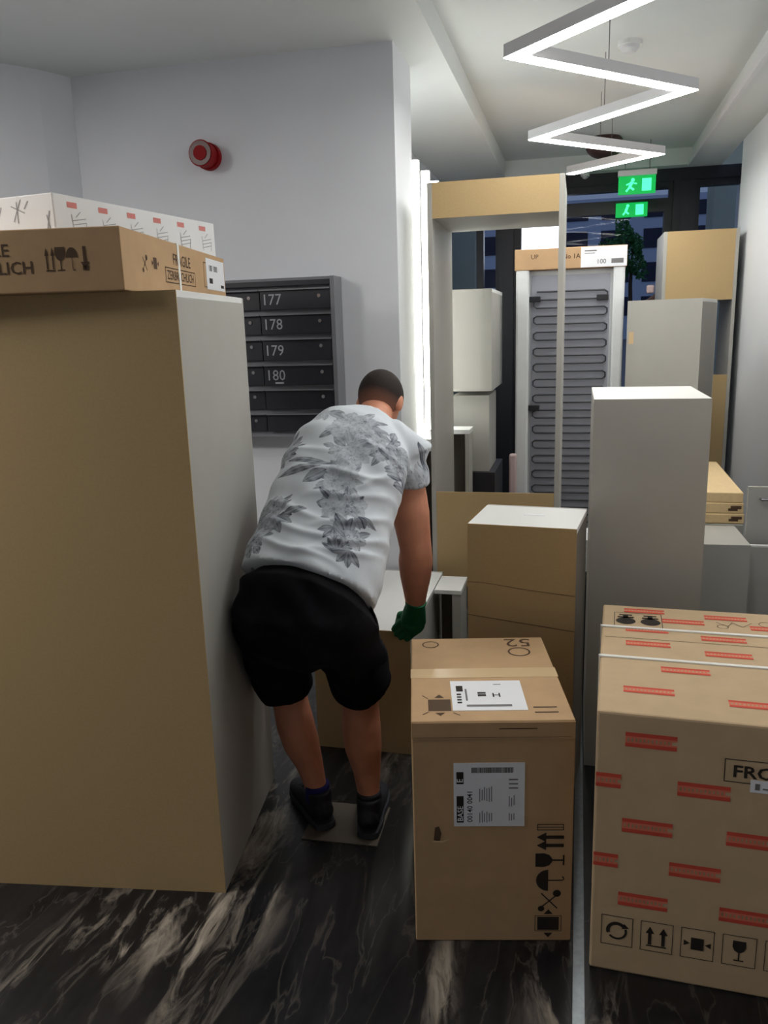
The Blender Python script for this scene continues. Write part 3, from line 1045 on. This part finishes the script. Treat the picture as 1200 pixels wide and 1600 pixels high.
# small white boxes in the gap
wb = thing('dark_storage_bin', (0.012, 3.42, 0), 0, 'dark narrow bin under two small white boxes in the gap', 'bin')
B(0, 0, 0, 0.11, 0.25, 0.545).build('bin_body', M['mail'], wb, 0.004)
B(-0.002, -0.002, 0.5455, 0.112, 0.252, 0.556).build('rim', M['black'], wb, 0.002)
for k in range(2):
    q = B(0, 0, 0, 0.10, 0.22, 0.068).build('small_white_box', M['foam'], None, 0.004)
    q.location = (0.018, 3.43, 0.557 + k * 0.073)
    tag(q, ('lower' if k == 0 else 'upper') + ' of two small white boxes in the gap beside the tall grey cabinet', 'box', 'small white boxes in the gap')

# ------------------------------------------------------------------ fridge seen from behind
fg = thing('packed_fridge', (-0.345, 4.86, 0), 1.0, 'tall packed fridge showing its grey back with condenser grille', 'fridge')
FW, FH = 0.575, 1.90
B(0.0, 0.02, 0.0, FW, 0.62, FH).build('fridge_body', M['foam'], fg, 0.01)
B(0.075, 0.008, 0.10, FW - 0.065, 0.0195, FH - 0.03).build('back_panel', M['fridge'], fg)
for x0, x1 in ((-0.012, 0.062), (FW - 0.052, FW + 0.012)):
    B(x0, -0.03, 0.0, x1, 0.0195, FH + 0.01).build('foam_corner_post', M['foam'], fg, 0.012)
pts = []
n = 34
x0, x1 = 0.105, FW - 0.095
for k in range(n):
    zz_ = 0.30 + k * (FH - 0.42) / (n - 1)
    row = [(x0, zz_), (x1, zz_)] if k % 2 == 0 else [(x1, zz_), (x0, zz_)]
    pts.append((row[0][0], -0.008, row[0][1]))
    pts.append((row[1][0], -0.008, row[1][1]))
    if k < n - 1:
        st = (FH - 0.42) / (n - 1)
        sg = 1 if k % 2 == 0 else -1
        pts.append((row[1][0] + sg * 0.016, -0.008, zz_ + st * 0.25))
        pts.append((row[1][0] + sg * 0.016, -0.008, zz_ + st * 0.75))
MB().tube(pts, 0.0055, 6).build('condenser_coil', M['wire'], fg)
for z_ in (1.74, 1.12):
    for x_ in (0.095, FW - 0.105):
        B(x_ - 0.032, -0.02, z_ - 0.016, x_ + 0.032, 0.006, z_ + 0.016).build('coil_bracket', M['black'], fg, 0.003)
B(-0.02, -0.035, FH + 0.0005, FW + 0.02, 0.64, FH + 0.115).build('cardboard_lid', M['card_pack'], fg, 0.004)
lid_f = ffront(-0.035)
lb = sheet(lid_f, 0.345, FH + 0.003, FW + 0.018, FH + 0.112, 0.0015, 'shipping_label', M['paper'], fg)
p = Print(lid_f, 0.002)
p.rect(0.365, FH + 0.088, 0.43, FH + 0.094)
p.rect(0.365, FH + 0.076, 0.42, FH + 0.080)
p.text('100', 0.43, FH + 0.02, 0.035, bold=0.01)
p.rect(0.51, FH + 0.02, 0.575, FH + 0.045)
p.build('printed_text', M['inkgrey'], lb)
Print(lid_f).text('No 1A', 0.245, FH + 0.055, 0.035, bold=0.015).text('UP', 0.07, FH + 0.06, 0.035, bold=0.005).build('printed_markings', M['brownink'], fg)

# pale wrapped bit and dark bundle at the foot of the fridge
pk = B(0, 0, 0, 0.045, 0.05, 0.86).build('wrapped_post', M['pinkish'], None, 0.012)
pk.location = (-0.385, 4.74, 0)
tag(pk, 'pale pink wrapped upright strip at the left foot of the fridge', 'packaging')
bp_ = MB().add([(0, 0, 0), (0.09, 0, 0), (0.085, 0, 1.80), (0.0, 0, 1.74), (0, 0.08, 0), (0.09, 0.08, 0), (0.085, 0.08, 1.80), (0.0, 0.08, 1.74)],
               [(3, 2, 1, 0), (4, 5, 6, 7), (0, 1, 5, 4), (1, 2, 6, 5), (2, 3, 7, 6), (3, 0, 4, 7)])
bpe = thing('upright_bundle', (0.46, 6.45, 0), 0, 'dark brown upright bundle with pale top by the entrance door', 'package')
bp_.build('bundle_body', M['brownpost'], bpe, 0.004)
B(0.02, 0.01, 1.80, 0.075, 0.07, 1.86).build('pale_tip', M['pinkish'], bpe, 0.012)

# thin board on the floor under the man's feet
q = thing('thin_board', (-0.835, 2.175, 0.0005), 1.5, 'thin grey-brown board lying flat on the floor at the man\'s feet', 'board')
B(0, 0, 0, 0.25, 0.215, 0.003).build('sheet', M['sheet'], q)

# ------------------------------------------------------------------ outside
lt = thing('lit_signboard', (-0.62, 7.75, 0), 0, 'glowing white lit panel outside behind the fridge', 'lit sign')
B(0, 0, 2.12, 0.46, 0.06, 2.50).build('light_box_frame', M['frame'], lt)
B(0.006, -0.006, 2.126, 0.454, -0.0005, 2.494).build('lit_panel', M['litpanel'], lt)
MB().tube([(0.23, 0.03, 0), (0.23, 0.03, 2.12)], 0.03, 12).build('pole', M['frame'], lt)
for i, (x, w) in enumerate(((-1.75, 0.75), (1.15, 1.0))):
    o = B(0, 0, -0.019, w, 0.4, 3.6).build('concrete_column', M['concrete'], None, 0.01)
    o.location = (x, 8.2, 0)
    tag(o, ('grey green concrete column outside, left of the entrance' if i == 0 else 'grey green concrete column outside, right of the entrance'), 'column')

ab = thing('apartment_building', (-18, 80, 0), 0, 'white apartment building with dark window bands across the street', 'building')
B(0, 0.5, 0, 46, 14, 12.6).build('wall', M['build'], ab)
for zc in (3.0, 6.0, 8.95, 11.6):
    for k in range(12):
        xw = 1.0 + k * 3.75
        wv = 2.6 if k % 3 else 3.1
        B(xw, 0.42, zc - 0.85, xw + wv, 0.498, zc + 0.85 if zc < 11 else zc + 0.4).build('window', M['winout'], ab)
tr = thing('street_tree', (1.15, 20, 0), 0, 'green leafy tree outside beyond the entrance door', 'tree')
MB().tube([(0, 0, 0), (0.02, 0, 1.3), (-0.03, 0, 2.4), (0, 0, 3.4)], [0.07, 0.06, 0.045, 0.02]).build('trunk', M['bark'], tr)
fm = MB()
for k in range(2600):
    d = rng.normal(size=3)
    d /= np.linalg.norm(d)
    r = rng.uniform(0.3, 1) ** 0.5
    c = np.array([-0.15, 0, 3.15]) + d * r * np.array([0.62, 0.6, 0.85]) * (0.8 + 0.25 * math.sin(5 * d[0] + 3 * d[2]))
    a = rng.normal(size=3)
    a /= np.linalg.norm(a)
    b = np.cross(a, rng.normal(size=3))
    b /= np.linalg.norm(b)
    s = 0.05
    fm.add([c - a * s, c + b * s * 0.5, c + a * s, c - b * s * 0.5], [(0, 1, 2, 3)])
fm.build('foliage', M['leaf'], tr)

# ------------------------------------------------------------------ the man
pm = thing('person', (-0.72, 2.3, 0), 0, 'person in floral T-shirt and black shorts bending over a low cabinet, seen from behind', 'person')
BASE = Vector((-0.72, 2.3, 0))


def organic(name, mb, m, voxel, smooth_it=4, subdiv=0, parent=None, factor=0.6):
    """weld overlapping closed shapes into one continuous skin"""
    me = mb.mesh(name)
    tmp = bpy.data.objects.new(name, me)
    COL.objects.link(tmp)
    r = tmp.modifiers.new('r', 'REMESH')
    r.mode = 'VOXEL'
    r.voxel_size = voxel
    s = tmp.modifiers.new('s', 'SMOOTH')
    s.factor = factor
    s.iterations = smooth_it
    if subdiv:
        u = tmp.modifiers.new('u', 'SUBSURF')
        u.levels = subdiv
        u.render_levels = subdiv
    dg = bpy.context.evaluated_depsgraph_get()
    out = bpy.data.meshes.new_from_object(tmp.evaluated_get(dg))
    bpy.data.objects.remove(tmp)
    out.name = name
    out.materials.clear()
    out.materials.append(m)
    out.polygons.foreach_set('use_smooth', [True] * len(out.polygons))
    for v in ():
        pass
    out.transform(Matrix.Translation(-BASE))
    o = bpy.data.objects.new(name, out)
    COL.objects.link(o)
    o.parent = parent
    return o


def vn(v):
    return Vector(v).normalized()


# torso frame
TO = Vector((-0.765, 2.10, 0.955))
TS = vn((0.157, 0.795, 0.586))            # along the spine, hem to neck
TSIDE = vn((0.983, -0.067, -0.172))
TN = TSIDE.cross(TS).normalized()         # out of the back


def tor(a, t, h):
    return TO + TSIDE * a + TS * t + TN * h


SHR = Vector((-0.572, 2.62, 1.225))
SHL = tor(-0.155, 0.50, -0.055)
ELR = Vector((-0.528, 2.62, 0.860))
WRR = Vector((-0.543, 2.665, 0.640))
HAR = Vector((-0.560, 2.700, 0.560))
ELL = Vector((-0.95, 2.64, 0.83))
WRL = Vector((-0.88, 2.66, 0.63))
HAL = Vector((-0.86, 2.71, 0.55))
HIPL, KNL, ANL = Vector((-0.875, 2.16, 0.80)), Vector((-0.915, 2.34, 0.45)), Vector((-0.812, 2.29, 0.10))
HIPR, KNR, ANR = Vector((-0.675, 2.16, 0.80)), Vector((-0.665, 2.34, 0.46)), Vector((-0.632, 2.28, 0.10))
HC = Vector((-0.680, 2.80, 1.344))        # head centre
HF = vn((0.10, 0.78, -0.62))              # facing
HU = vn((0.08, 0.62, 0.78))
HU = (HU - HF * HU.dot(HF)).normalized()
HS = HF.cross(HU).normalized()
HR = Matrix((HS, HF, HU)).transposed()


def hd(a, f, u):
    return HC + HS * a + HF * f + HU * u


body = MB()
X = (1, 0, 0)
# torso
body.loft([(Vector((-0.77, 2.18, 0.74)), 0.14, 0.09, TSIDE), (Vector((-0.77, 2.185, 0.84)), 0.135, 0.09, TSIDE), (tor(-0.0, 0.07, -0.12), 0.13, 0.085, TSIDE), (tor(-0.005, 0.22, -0.095), 0.155, 0.09, TSIDE), (tor(-0.015, 0.37, -0.06), 0.165, 0.09, TSIDE),
           (tor(-0.015, 0.49, -0.045), 0.15, 0.08, TSIDE), (tor(0.0, 0.57, -0.05), 0.09, 0.065, TSIDE)])
# neck
body.loft([(tor(0, 0.50, -0.07), 0.075, 0.06, TSIDE), (tor(0.012, 0.60, -0.07), 0.060, 0.058, TSIDE), (HC - HU * 0.05 - HF * 0.02, 0.057, 0.06, HS), (HC + HU * 0.01, 0.055, 0.06, HS)])
# head: skull, jaw, nose, ears, brow
body.ball(hd(0, -0.008, 0.018), 0.074, 0.092, 0.088, HR)
body.loft([(hd(0, 0.015, 0.02), 0.066, 0.07, HS), (hd(0, 0.03, -0.045), 0.056, 0.06, HS), (hd(0, 0.048, -0.088), 0.036, 0.04, HS), (hd(0, 0.055, -0.108), 0.018, 0.02, HS)])
body.loft([(hd(0, 0.075, 0.022), 0.009, 0.012, HS), (hd(0, 0.098, -0.012), 0.012, 0.014, HS), (hd(0, 0.10, -0.024), 0.014, 0.012, HS), (hd(0, 0.08, -0.030), 0.010, 0.008, HS)], 12)
body.loft([(hd(-0.045, 0.078, 0.028), 0.008, 0.008, HU), (hd(0, 0.09, 0.032), 0.009, 0.009, HU), (hd(0.045, 0.078, 0.028), 0.008, 0.008, HU)], 12)
body.loft([(hd(-0.022, 0.082, -0.053), 0.007, 0.006, HU), (hd(0, 0.09, -0.053), 0.011, 0.007, HU), (hd(0.022, 0.082, -0.053), 0.007, 0.006, HU)], 12)
for s in (-1, 1):
    body.ball(hd(s * 0.078, -0.008, -0.006), 0.010, 0.018, 0.031, HR, 8)
    body.ball(hd(s * 0.073, 0.002, -0.02), 0.012, 0.012, 0.014, HR, 6)


def limb(pts, rad, side=X):
    body.loft([(p, r[0], r[1], side) for p, r in zip(pts, rad)])


for SH, EL, WR, HA in ((SHR, ELR, WRR, HAR), (SHL, ELL, WRL, HAL)):
    u = (EL - SH)
    w = (WR - EL)
    limb([SH - u * 0.06, SH, SH + u * 0.3, SH + u * 0.65, SH + u * 0.9, EL, EL + w * 0.2, EL + w * 0.45, EL + w * 0.8, WR, WR + (HA - WR) * 0.6],
         [(0.04, 0.04), (0.058, 0.058), (0.062, 0.060), (0.065, 0.062), (0.057, 0.056), (0.055, 0.056), (0.060, 0.057), (0.055, 0.052), (0.041, 0.038), (0.034, 0.029), (0.036, 0.024)])
for HI, KN, AN in ((HIPL, KNL, ANL), (HIPR, KNR, ANR)):
    u, w = KN - HI, AN - KN
    nb_ = Vector((0, -0.018, 0))
    limb([HI - u * 0.1, HI + u * 0.15, HI + u * 0.5, HI + u * 0.85, KN, KN + w * 0.12 + nb_ * 0.6, KN + w * 0.32 + nb_ * 1.2, KN + w * 0.5 + nb_, KN + w * 0.72, KN + w * 0.9, AN, AN + Vector((0, 0, -0.05))],
         [(0.06, 0.06), (0.085, 0.085), (0.083, 0.083), (0.066, 0.066), (0.060, 0.060), (0.059, 0.060), (0.063, 0.064), (0.060, 0.061), (0.046, 0.046), (0.037, 0.039), (0.037, 0.041), (0.036, 0.045)])
body_o = organic('body', body, M['skin'], 0.0065, 5, 0, pm)

# hair: a close-fitting shell over the skull
hb = MB()
hb.ball(hd(0, -0.011, 0.022), 0.0785, 0.097, 0.0925, HR, 24)
hair = organic('hair', hb, M['hair'], 0.004, 2, 0, pm)
bm = bmesh.new()
bm.from_mesh(hair.data)
dele = []
for v in bm.verts:
    q = v.co + BASE - HC
    f, u, a = q.dot(HF), q.dot(HU), q.dot(HS)
    lim = -0.058 if f < -0.02 else (-0.058 + (f + 0.02) * 1.3)
    if f > 0.045:
        lim = 0.05
    if u < lim:
        dele.append(v)
    else:
        k = 0.0022 * (math.sin(a * 700 + f * 300) + math.sin(f * 900 + u * 500)) + 0.002
        v.co += q.normalized() * 0.001
bmesh.ops.delete(bm, geom=dele, context='VERTS')
bm.to_mesh(hair.data)
bm.free()
# shaved sides blend: skin shows towards the nape
hm = M['hair'].node_tree
ge = hm.nodes.new('ShaderNodeAttribute')
ge.attribute_name = 'stubble'
mx = hm.nodes.new('ShaderNodeMixRGB')
mx.inputs[2].default_value = lin((150, 100, 80))
hb_ = hm.nodes['Principled BSDF']
src = hb_.inputs['Base Color'].links[0].from_socket
hm.links.new(src, mx.inputs[1])
hm.links.new(ge.outputs['Fac'], mx.inputs[0])
hm.links.new(mx.outputs[0], hb_.inputs['Base Color'])
at = hair.data.attributes.new('stubble', 'FLOAT', 'POINT')
vals = []
for v in hair.data.vertices:
    q = v.co + BASE - HC
    vals.append(max(0, min(1, (0.006 - q.dot(HU)) / 0.062)) * 0.95)
at.data.foreach_set('value', vals)

# shirt
sh = MB()
sh.loft([(tor(-0.003, 0.012, -0.146), 0.222, 0.162, TSIDE), (tor(-0.003, 0.06, -0.138), 0.222, 0.156, TSIDE), (tor(-0.006, 0.11, -0.125), 0.219, 0.148, TSIDE), (tor(-0.010, 0.18, -0.110), 0.212, 0.140, TSIDE), (tor(-0.02, 0.29, -0.085), 0.208, 0.132, TSIDE),
         (tor(-0.022, 0.40, -0.062), 0.208, 0.130, TSIDE), (tor(-0.024, 0.50, -0.042), 0.202, 0.118, TSIDE), (tor(-0.016, 0.58, -0.040), 0.165, 0.097, TSIDE), (tor(0.002, 0.64, -0.050), 0.095, 0.072, TSIDE)])
for SH, EL in ((SHR, ELR), (SHL, ELL)):
    u = EL - SH
    inn = tor(0, 0.47, -0.08)
    if SH is SHL:
        sh.loft([(SH.lerp(inn, 0.4), 0.09, 0.09, TS), (SH, 0.080, 0.084, TS), (SH + u * 0.12, 0.082, 0.084, X), (SH + u * 0.55, 0.086, 0.084, X)])
        continue
    e1, e2 = SH + (inn - SH) * 0.5, SH + (inn - SH) * 0.1
    sh.loft([(e1, 0.095, 0.100, TS), (e2, 0.085, 0.092, TS), (SH + Vector((0.025, 0.005, -0.035)), 0.082, 0.088, TS), (SH + u * 0.22 + Vector((0.004, 0, 0)), 0.078, 0.084, X), (SH + u * 0.40, 0.080, 0.082, X)])
shirt = organic('t_shirt', sh, M['white'], 0.008, 6, 2, pm)
me = shirt.data
nv = len(me.vertices)
co = np.empty(nv * 3)
me.vertices.foreach_get('co', co)
co = co.reshape(-1, 3) + np.array(BASE)
no = np.empty(nv * 3)
me.vertices.foreach_get('normal', no)
no = no.reshape(-1, 3)
rel = co - np.array(TO)
A_ = rel @ np.array(TSIDE)
T_ = rel @ np.array(TS)
Hh = rel @ np.array(TN)


def fold(a0, t0, a1, t1, w, amp):
    """a soft ridge of cloth from one point of the back to another"""
    d = np.array([a1 - a0, t1 - t0])
    L_ = np.linalg.norm(d)
    d = d / L_
    s = (A_ - a0) * d[0] + (T_ - t0) * d[1]
    r = -(A_ - a0) * d[1] + (T_ - t0) * d[0] + 0.012 * np.sin(s * 22 + a0 * 40)
    env = np.clip(s / (0.25 * L_), 0, 1) * np.clip((L_ - s) / (0.35 * L_), 0, 1)
    return amp * env * np.exp(-(r / w) ** 2)


disp = np.zeros(nv)
for f in ((0.20, 0.36, -0.12, 0.30, 0.012, 0.008), (0.20, 0.32, -0.08, 0.20, 0.014, 0.009), (0.21, 0.27, -0.02, 0.10, 0.012, 0.009),
          (0.22, 0.21, 0.02, 0.04, 0.012, 0.009), (0.22, 0.14, -0.05, 0.0, 0.013, 0.008), (-0.20, 0.14, 0.12, 0.075, 0.013, 0.009),
          (-0.22, 0.20, 0.05, 0.15, 0.012, 0.007), (-0.20, 0.07, 0.15, 0.01, 0.012, 0.008), (-0.22, 0.30, 0.0, 0.33, 0.014, 0.006),
          (-0.20, 0.38, -0.02, 0.40, 0.012, 0.005), (0.19, 0.42, 0.02, 0.47, 0.013, 0.006), (0.18, 0.385, 0.05, 0.27, 0.010, 0.008)):
    disp += fold(*f)
disp += 0.0025 * np.sin(A_ * 38 + T_ * 22 + 2 * np.sin(T_ * 17)) + 0.0018 * np.sin(T_ * 60 + A_ * 15)
co2 = co + no * disp[:, None] - np.array(BASE)
me.vertices.foreach_set('co', co2.ravel())
# printed flowers and leaves, in shirt coordinates (a across, t up the back)
ink = np.zeros(nv)
ang_wrap = 1.0


def leaf(a, t, ang, L_, w, dark):
    ca, sa = math.cos(ang), math.sin(ang)
    x = (A_ - a) * ca + (T_ - t) * sa
    y = -(A_ - a) * sa + (T_ - t) * ca
    s = x / L_
    half = w * np.sin(np.clip(s, 0, 1) * math.pi) ** 0.8
    inside = (s > 0) & (s < 1) & (np.abs(y) < half)
    shade = 0.60 + 0.40 * np.clip(np.abs(y) / np.maximum(half, 1e-4), 0, 1) ** 3
    vein = np.where(np.abs(y) < 0.0018, 0.55, 0.0)
    side_v = np.where(y > 0, 0.18, 0.0)
    val = np.clip(shade + vein + side_v, 0, 1) * dark
    np.copyto(ink, np.where(inside, np.maximum(ink * 0.5, val), ink))


def flower(a, t, r, dark, rot=0.0):
    for k in range(5):
        an = rot + k * 2 * math.pi / 5
        leaf(a + 0.1 * r * math.cos(an), t + 0.1 * r * math.sin(an), an, r, r * 0.42, dark * 0.62)
    d = np.hypot(A_ - a, T_ - t)
    np.copyto(ink, np.where(d < r * 0.16, dark, ink))
    ring = np.abs(d - r * 0.45 - 0.006 * np.sin(7 * np.arctan2(T_ - t, A_ - a))) < 0.0022
    np.copyto(ink, np.where(ring, np.maximum(ink, dark * 0.9), ink))


R2 = random.Random(5)


def cluster(a, t, sa, st, nf, nl, dark):
    dark = min(1.0, dark * 1.35)
    for _ in range(nl):
        th = R2.uniform(0, 2 * math.pi)
        leaf(a + sa * 0.7 * math.cos(th) * R2.random(), t + st * 0.7 * math.sin(th) * R2.random(), th, R2.uniform(0.035, 0.07), R2.uniform(0.009, 0.015), dark * R2.uniform(0.7, 1))
    for _ in range(nf):
        th = R2.uniform(0, 2 * math.pi)
        flower(a + sa * 0.6 * math.cos(th) * R2.random() ** 0.5, t + st * 0.6 * math.sin(th) * R2.random() ** 0.5, R2.uniform(0.026, 0.042), dark * R2.uniform(0.6, 0.95), R2.uniform(0, 6))


cluster(-0.01, 0.50, 0.11, 0.06, 7, 26, 0.62)
cluster(0.12, 0.46, 0.08, 0.06, 5, 20, 0.72)
cluster(0.20, 0.43, 0.08, 0.08, 7, 26, 0.95)
cluster(0.01, 0.40, 0.07, 0.05, 5, 16, 0.62)
cluster(0.03, 0.29, 0.07, 0.06, 6, 16, 0.60)
cluster(0.07, 0.20, 0.08, 0.055, 5, 18, 0.95)
cluster(0.11, 0.12, 0.07, 0.04, 2, 9, 0.85)
cluster(-0.16, 0.15, 0.10, 0.07, 8, 30, 0.9)
cluster(-0.20, 0.07, 0.07, 0.06, 5, 18, 0.85)
cluster(0.25, 0.50, 0.07, 0.07, 6, 24, 0.95)
cluster(0.27, 0.42, 0.07, 0.07, 5, 22, 0.95)
cluster(-0.23, 0.38, 0.06, 0.07, 4, 16, 0.8)
cluster(-0.13, 0.56, 0.05, 0.03, 1, 6, 0.55)
for (a, t, an, L_, w) in ((-0.02, 0.335, 3.05, 0.16, 0.010), (-0.05, 0.325, 3.35, 0.15, 0.014), (-0.03, 0.315, 3.85, 0.08, 0.022), (0.0, 0.34, 3.25, 0.10, 0.006)):
    leaf(a, t, an, L_, w, 0.85)
for k in range(7):
    leaf(0.09, 0.06, 0.3 + k * 0.42, 0.05, 0.008, 0.9)
for (a, t) in ((0.06, 0.135), (0.12, 0.08)):
    for k in range(4):
        leaf(a, t, 3.6 + k * 0.7, 0.05, 0.011, 0.85)
ink *= ang_wrap
ink *= 0.85 + 0.15 * np.sin(A_ * 160 + np.sin(T_ * 140) * 2)
at = me.attributes.new('print_ink', 'FLOAT', 'POINT')
at.data.foreach_set('value', np.clip(ink, 0, 1))
me.update()
m = mat('floral_cotton', (214, 220, 226), 0.85, 0, 10, 0.15, 400)
nt = m.node_tree
an_ = nt.nodes.new('ShaderNodeAttribute')
an_.attribute_name = 'print_ink'
rp = nt.nodes.new('ShaderNodeValToRGB')
rp.color_ramp.elements[0].color = lin((222, 229, 238))
rp.color_ramp.elements[1].color = lin((30, 40, 66))
nt.links.new(an_.outputs['Fac'], rp.inputs[0])
nt.links.new(rp.outputs[0], nt.nodes['Principled BSDF'].inputs['Base Color'])
me.materials[0] = m

# shorts
so = MB()
so.loft([(Vector((-0.772, 2.295, 1.01)), 0.140, 0.06, X), (Vector((-0.774, 2.265, 0.97)), 0.165, 0.09, X), (Vector((-0.775, 2.225, 0.925)), 0.190, 0.125, X), (Vector((-0.775, 2.190, 0.87)), 0.208, 0.148, X), (Vector((-0.775, 2.158, 0.78)), 0.220, 0.160, X), (Vector((-0.775, 2.17, 0.70)), 0.19, 0.15, X), (Vector((-0.775, 2.18, 0.66)), 0.16, 0.12, X)])
for HI, KN, dx in ((HIPL, KNL, -0.012), (HIPR, KNR, 0.012)):
    u = KN - HI
    o_ = Vector((dx, 0, 0))
    so.loft([(HI - u * 0.1, 0.105, 0.13, X), (HI + u * 0.15 + o_, 0.120, 0.130, X), (HI + u * 0.5 + o_, 0.110, 0.118, X), (HI + u * 0.8 + o_, 0.099, 0.106, X), (HI + u * 0.94 + o_, 0.097, 0.102, X)])
shorts = organic('shorts', so, M['shorts'], 0.009, 4, 1, pm)
me = shorts.data
nv = len(me.vertices)
co = np.empty(nv * 3)
me.vertices.foreach_get('co', co)
co = co.reshape(-1, 3)
no = np.empty(nv * 3)
me.vertices.foreach_get('normal', no)
no = no.reshape(-1, 3)
dd = 0.004 * np.sin(co[:, 2] * 55 + co[:, 0] * 25 + 2 * np.sin(co[:, 0] * 20)) + 0.003 * np.sin(co[:, 2] * 30 - co[:, 0] * 60)
tco = co + np.array(BASE) - np.array(TO)
tt, ta, th_ = tco @ np.array(TS), tco @ np.array(TSIDE), tco @ np.array(TN)
ramp = np.clip((tt + 0.05) / 0.07, 0, 1)           # the waistband tucks in under the shirt
co = co + no * (dd * (1 - ramp))[:, None]
co = co - np.outer(ramp * 0.045 * (th_ > -0.16), np.array(TN)) - np.outer(ramp * ta * 0.14, np.array(TSIDE))
side_n = np.array([math.cos(math.radians(7.5)), math.sin(math.radians(7.5)), 0])     # cloth stops at the cabinet side
dist = (co + np.array(BASE) - np.array([-0.971, 1.889, 0])) @ side_n
co += np.outer(np.clip(0.002 - dist, 0, None), side_n)
me.vertices.foreach_set('co', co.ravel())
me.update()
pk = MB()
pk.loft([(Vector((-0.585, 2.235, 0.64)), 0.022, 0.07, X), (Vector((-0.578, 2.245, 0.60)), 0.028, 0.075, X), (Vector((-0.575, 2.26, 0.52)), 0.026, 0.07, X)])
organic('cargo_pocket', pk, M['shorts'], 0.008, 3, 0, pm)

# shoes, socks
for AN, ang in ((ANL, 128), (ANR, 97)):
    d = Vector((math.cos(math.radians(ang)), math.sin(math.radians(ang)), 0))
    s = Vector((d.y, -d.x, 0))
    heel = Vector((AN.x, AN.y, 0)) - d * 0.055

    def at_(t, z):
        return heel + d * t + Vector((0, 0, z))
    u = MB()
    u.loft([(at_(-0.012, 0.045), 0.022, 0.03, s), (at_(0.0, 0.055), 0.034, 0.042, s), (at_(0.05, 0.058), 0.040, 0.048, s), (at_(0.11, 0.052), 0.042, 0.042, s), (at_(0.17, 0.043), 0.047, 0.033, s), (at_(0.225, 0.036), 0.046, 0.026, s), (at_(0.26, 0.03), 0.034, 0.018, s), (at_(0.272, 0.027), 0.015, 0.010, s)])
    u.loft([(at_(0.045, 0.05), 0.040, 0.055, s), (at_(0.045, 0.09), 0.040, 0.052, s), (at_(0.048, 0.118), 0.041, 0.052, s)])
    shoe = organic('shoe', u, M['shoe'], 0.005, 3, 0, pm)
    o2 = []
    mbs = MB()
    outline = [(-0.022, 0.012), (-0.01, 0.034), (0.05, 0.043), (0.11, 0.042), (0.17, 0.050), (0.225, 0.048), (0.262, 0.034), (0.282, 0.010)]
    ring = [(a, b) for a, b in outline] + [(a, -b) for a, b in outline[::-1]]
    k = len(ring)
    vs = [heel - BASE + d * a + s * b + Vector((0, 0, z)) for z in (0.0045, 0.026) for a, b in ring]
    mbs.add(vs, [tuple(range(k))[::-1], tuple(range(k, 2 * k))] + [(i, (i + 1) % k, k + (i + 1) % k, k + i) for i in range(k)])
    mbs.build('sole', M['sole'], shoe, 0.003)
    lc_ = MB()
    for j in range(4):
        p0 = at_(0.10 + j * 0.025, 0.098 - j * 0.009)
        lc_.tube([p0 - s * 0.025 - BASE, p0 + Vector((0, 0, 0.004)) - BASE, p0 + s * 0.025 - BASE], 0.003, 6)
    lc_.build('laces', M['black'], shoe)
    sk = MB()
    sk.loft([(AN + Vector((0, 0, -0.02)), 0.042, 0.047, X), (AN + Vector((0, 0, 0.0)), 0.041, 0.045, X), (AN + Vector((0, 0.0, 0.034)), 0.0405, 0.044, X)])
    organic('sock', sk, M['sock'] if AN is ANL else M['shoe'], 0.004, 1, 0, pm)

# gloves: palm, cuff, four fingers and a thumb closing on the cabinet edge
for (WR, HA, sg) in ((WRR, HAR, -1), (WRL, HAL, 1)):
    g = MB()
    w = HA - WR
    sx = Vector((1, 0, 0))
    g.loft([(WR - w * 0.25, 0.039, 0.034, sx), (WR, 0.036, 0.031, sx), (WR + w * 0.4, 0.042, 0.028, sx), (WR + w * 0.85, 0.047, 0.024, sx), (WR + w * 1.05, 0.040, 0.018, sx)])
    lens = (0.080, 0.088, 0.083, 0.066)
    fd = Vector((sg * 0.74, 0.05, -0.67)).normalized()      # fingers reach inwards along the front edge
    pd_ = Vector((-sg * 0.67, 0.02, -0.74)).normalized()
    for k in range(4):
        L_ = lens[k]
        b0 = HA + pd_ * (-0.030 + 0.0205 * k) + fd * 0.012 + Vector((0, 0.004, 0))
        p1 = b0 + fd * L_ * 0.42 + Vector((0, 0.004, 0))
        p2 = p1 + (fd + Vector((0, 0.25, -0.15))).normalized() * L_ * 0.33
        p3 = p2 + (fd * 0.8 + Vector((0, 0.5, -0.3))).normalized() * L_ * 0.25
        for p_ in (b0, p1, p2, p3):
            p_.y = min(p_.y, 2.745)
        g.tube([HA - fd * 0.01 + pd_ * (-0.02 + 0.013 * k), b0, p1, p2, p3], [0.015, 0.0135, 0.012, 0.0115, 0.009], 12)
    g.ball(HA, 0.045, 0.024, 0.045, None, 10)
    t0 = HA + Vector((sg * 0.020, 0.004, 0.030))
    g.tube([t0, t0 + Vector((sg * 0.030, 0.016, -0.008)), t0 + Vector((sg * 0.050, 0.045, -0.066)), t0 + Vector((sg * 0.058, 0.075, -0.074))], [0.017, 0.0145, 0.0125, 0.010], 12)
    gl = organic('work_glove', g, M['glove'], 0.0035, 2, 0, pm)
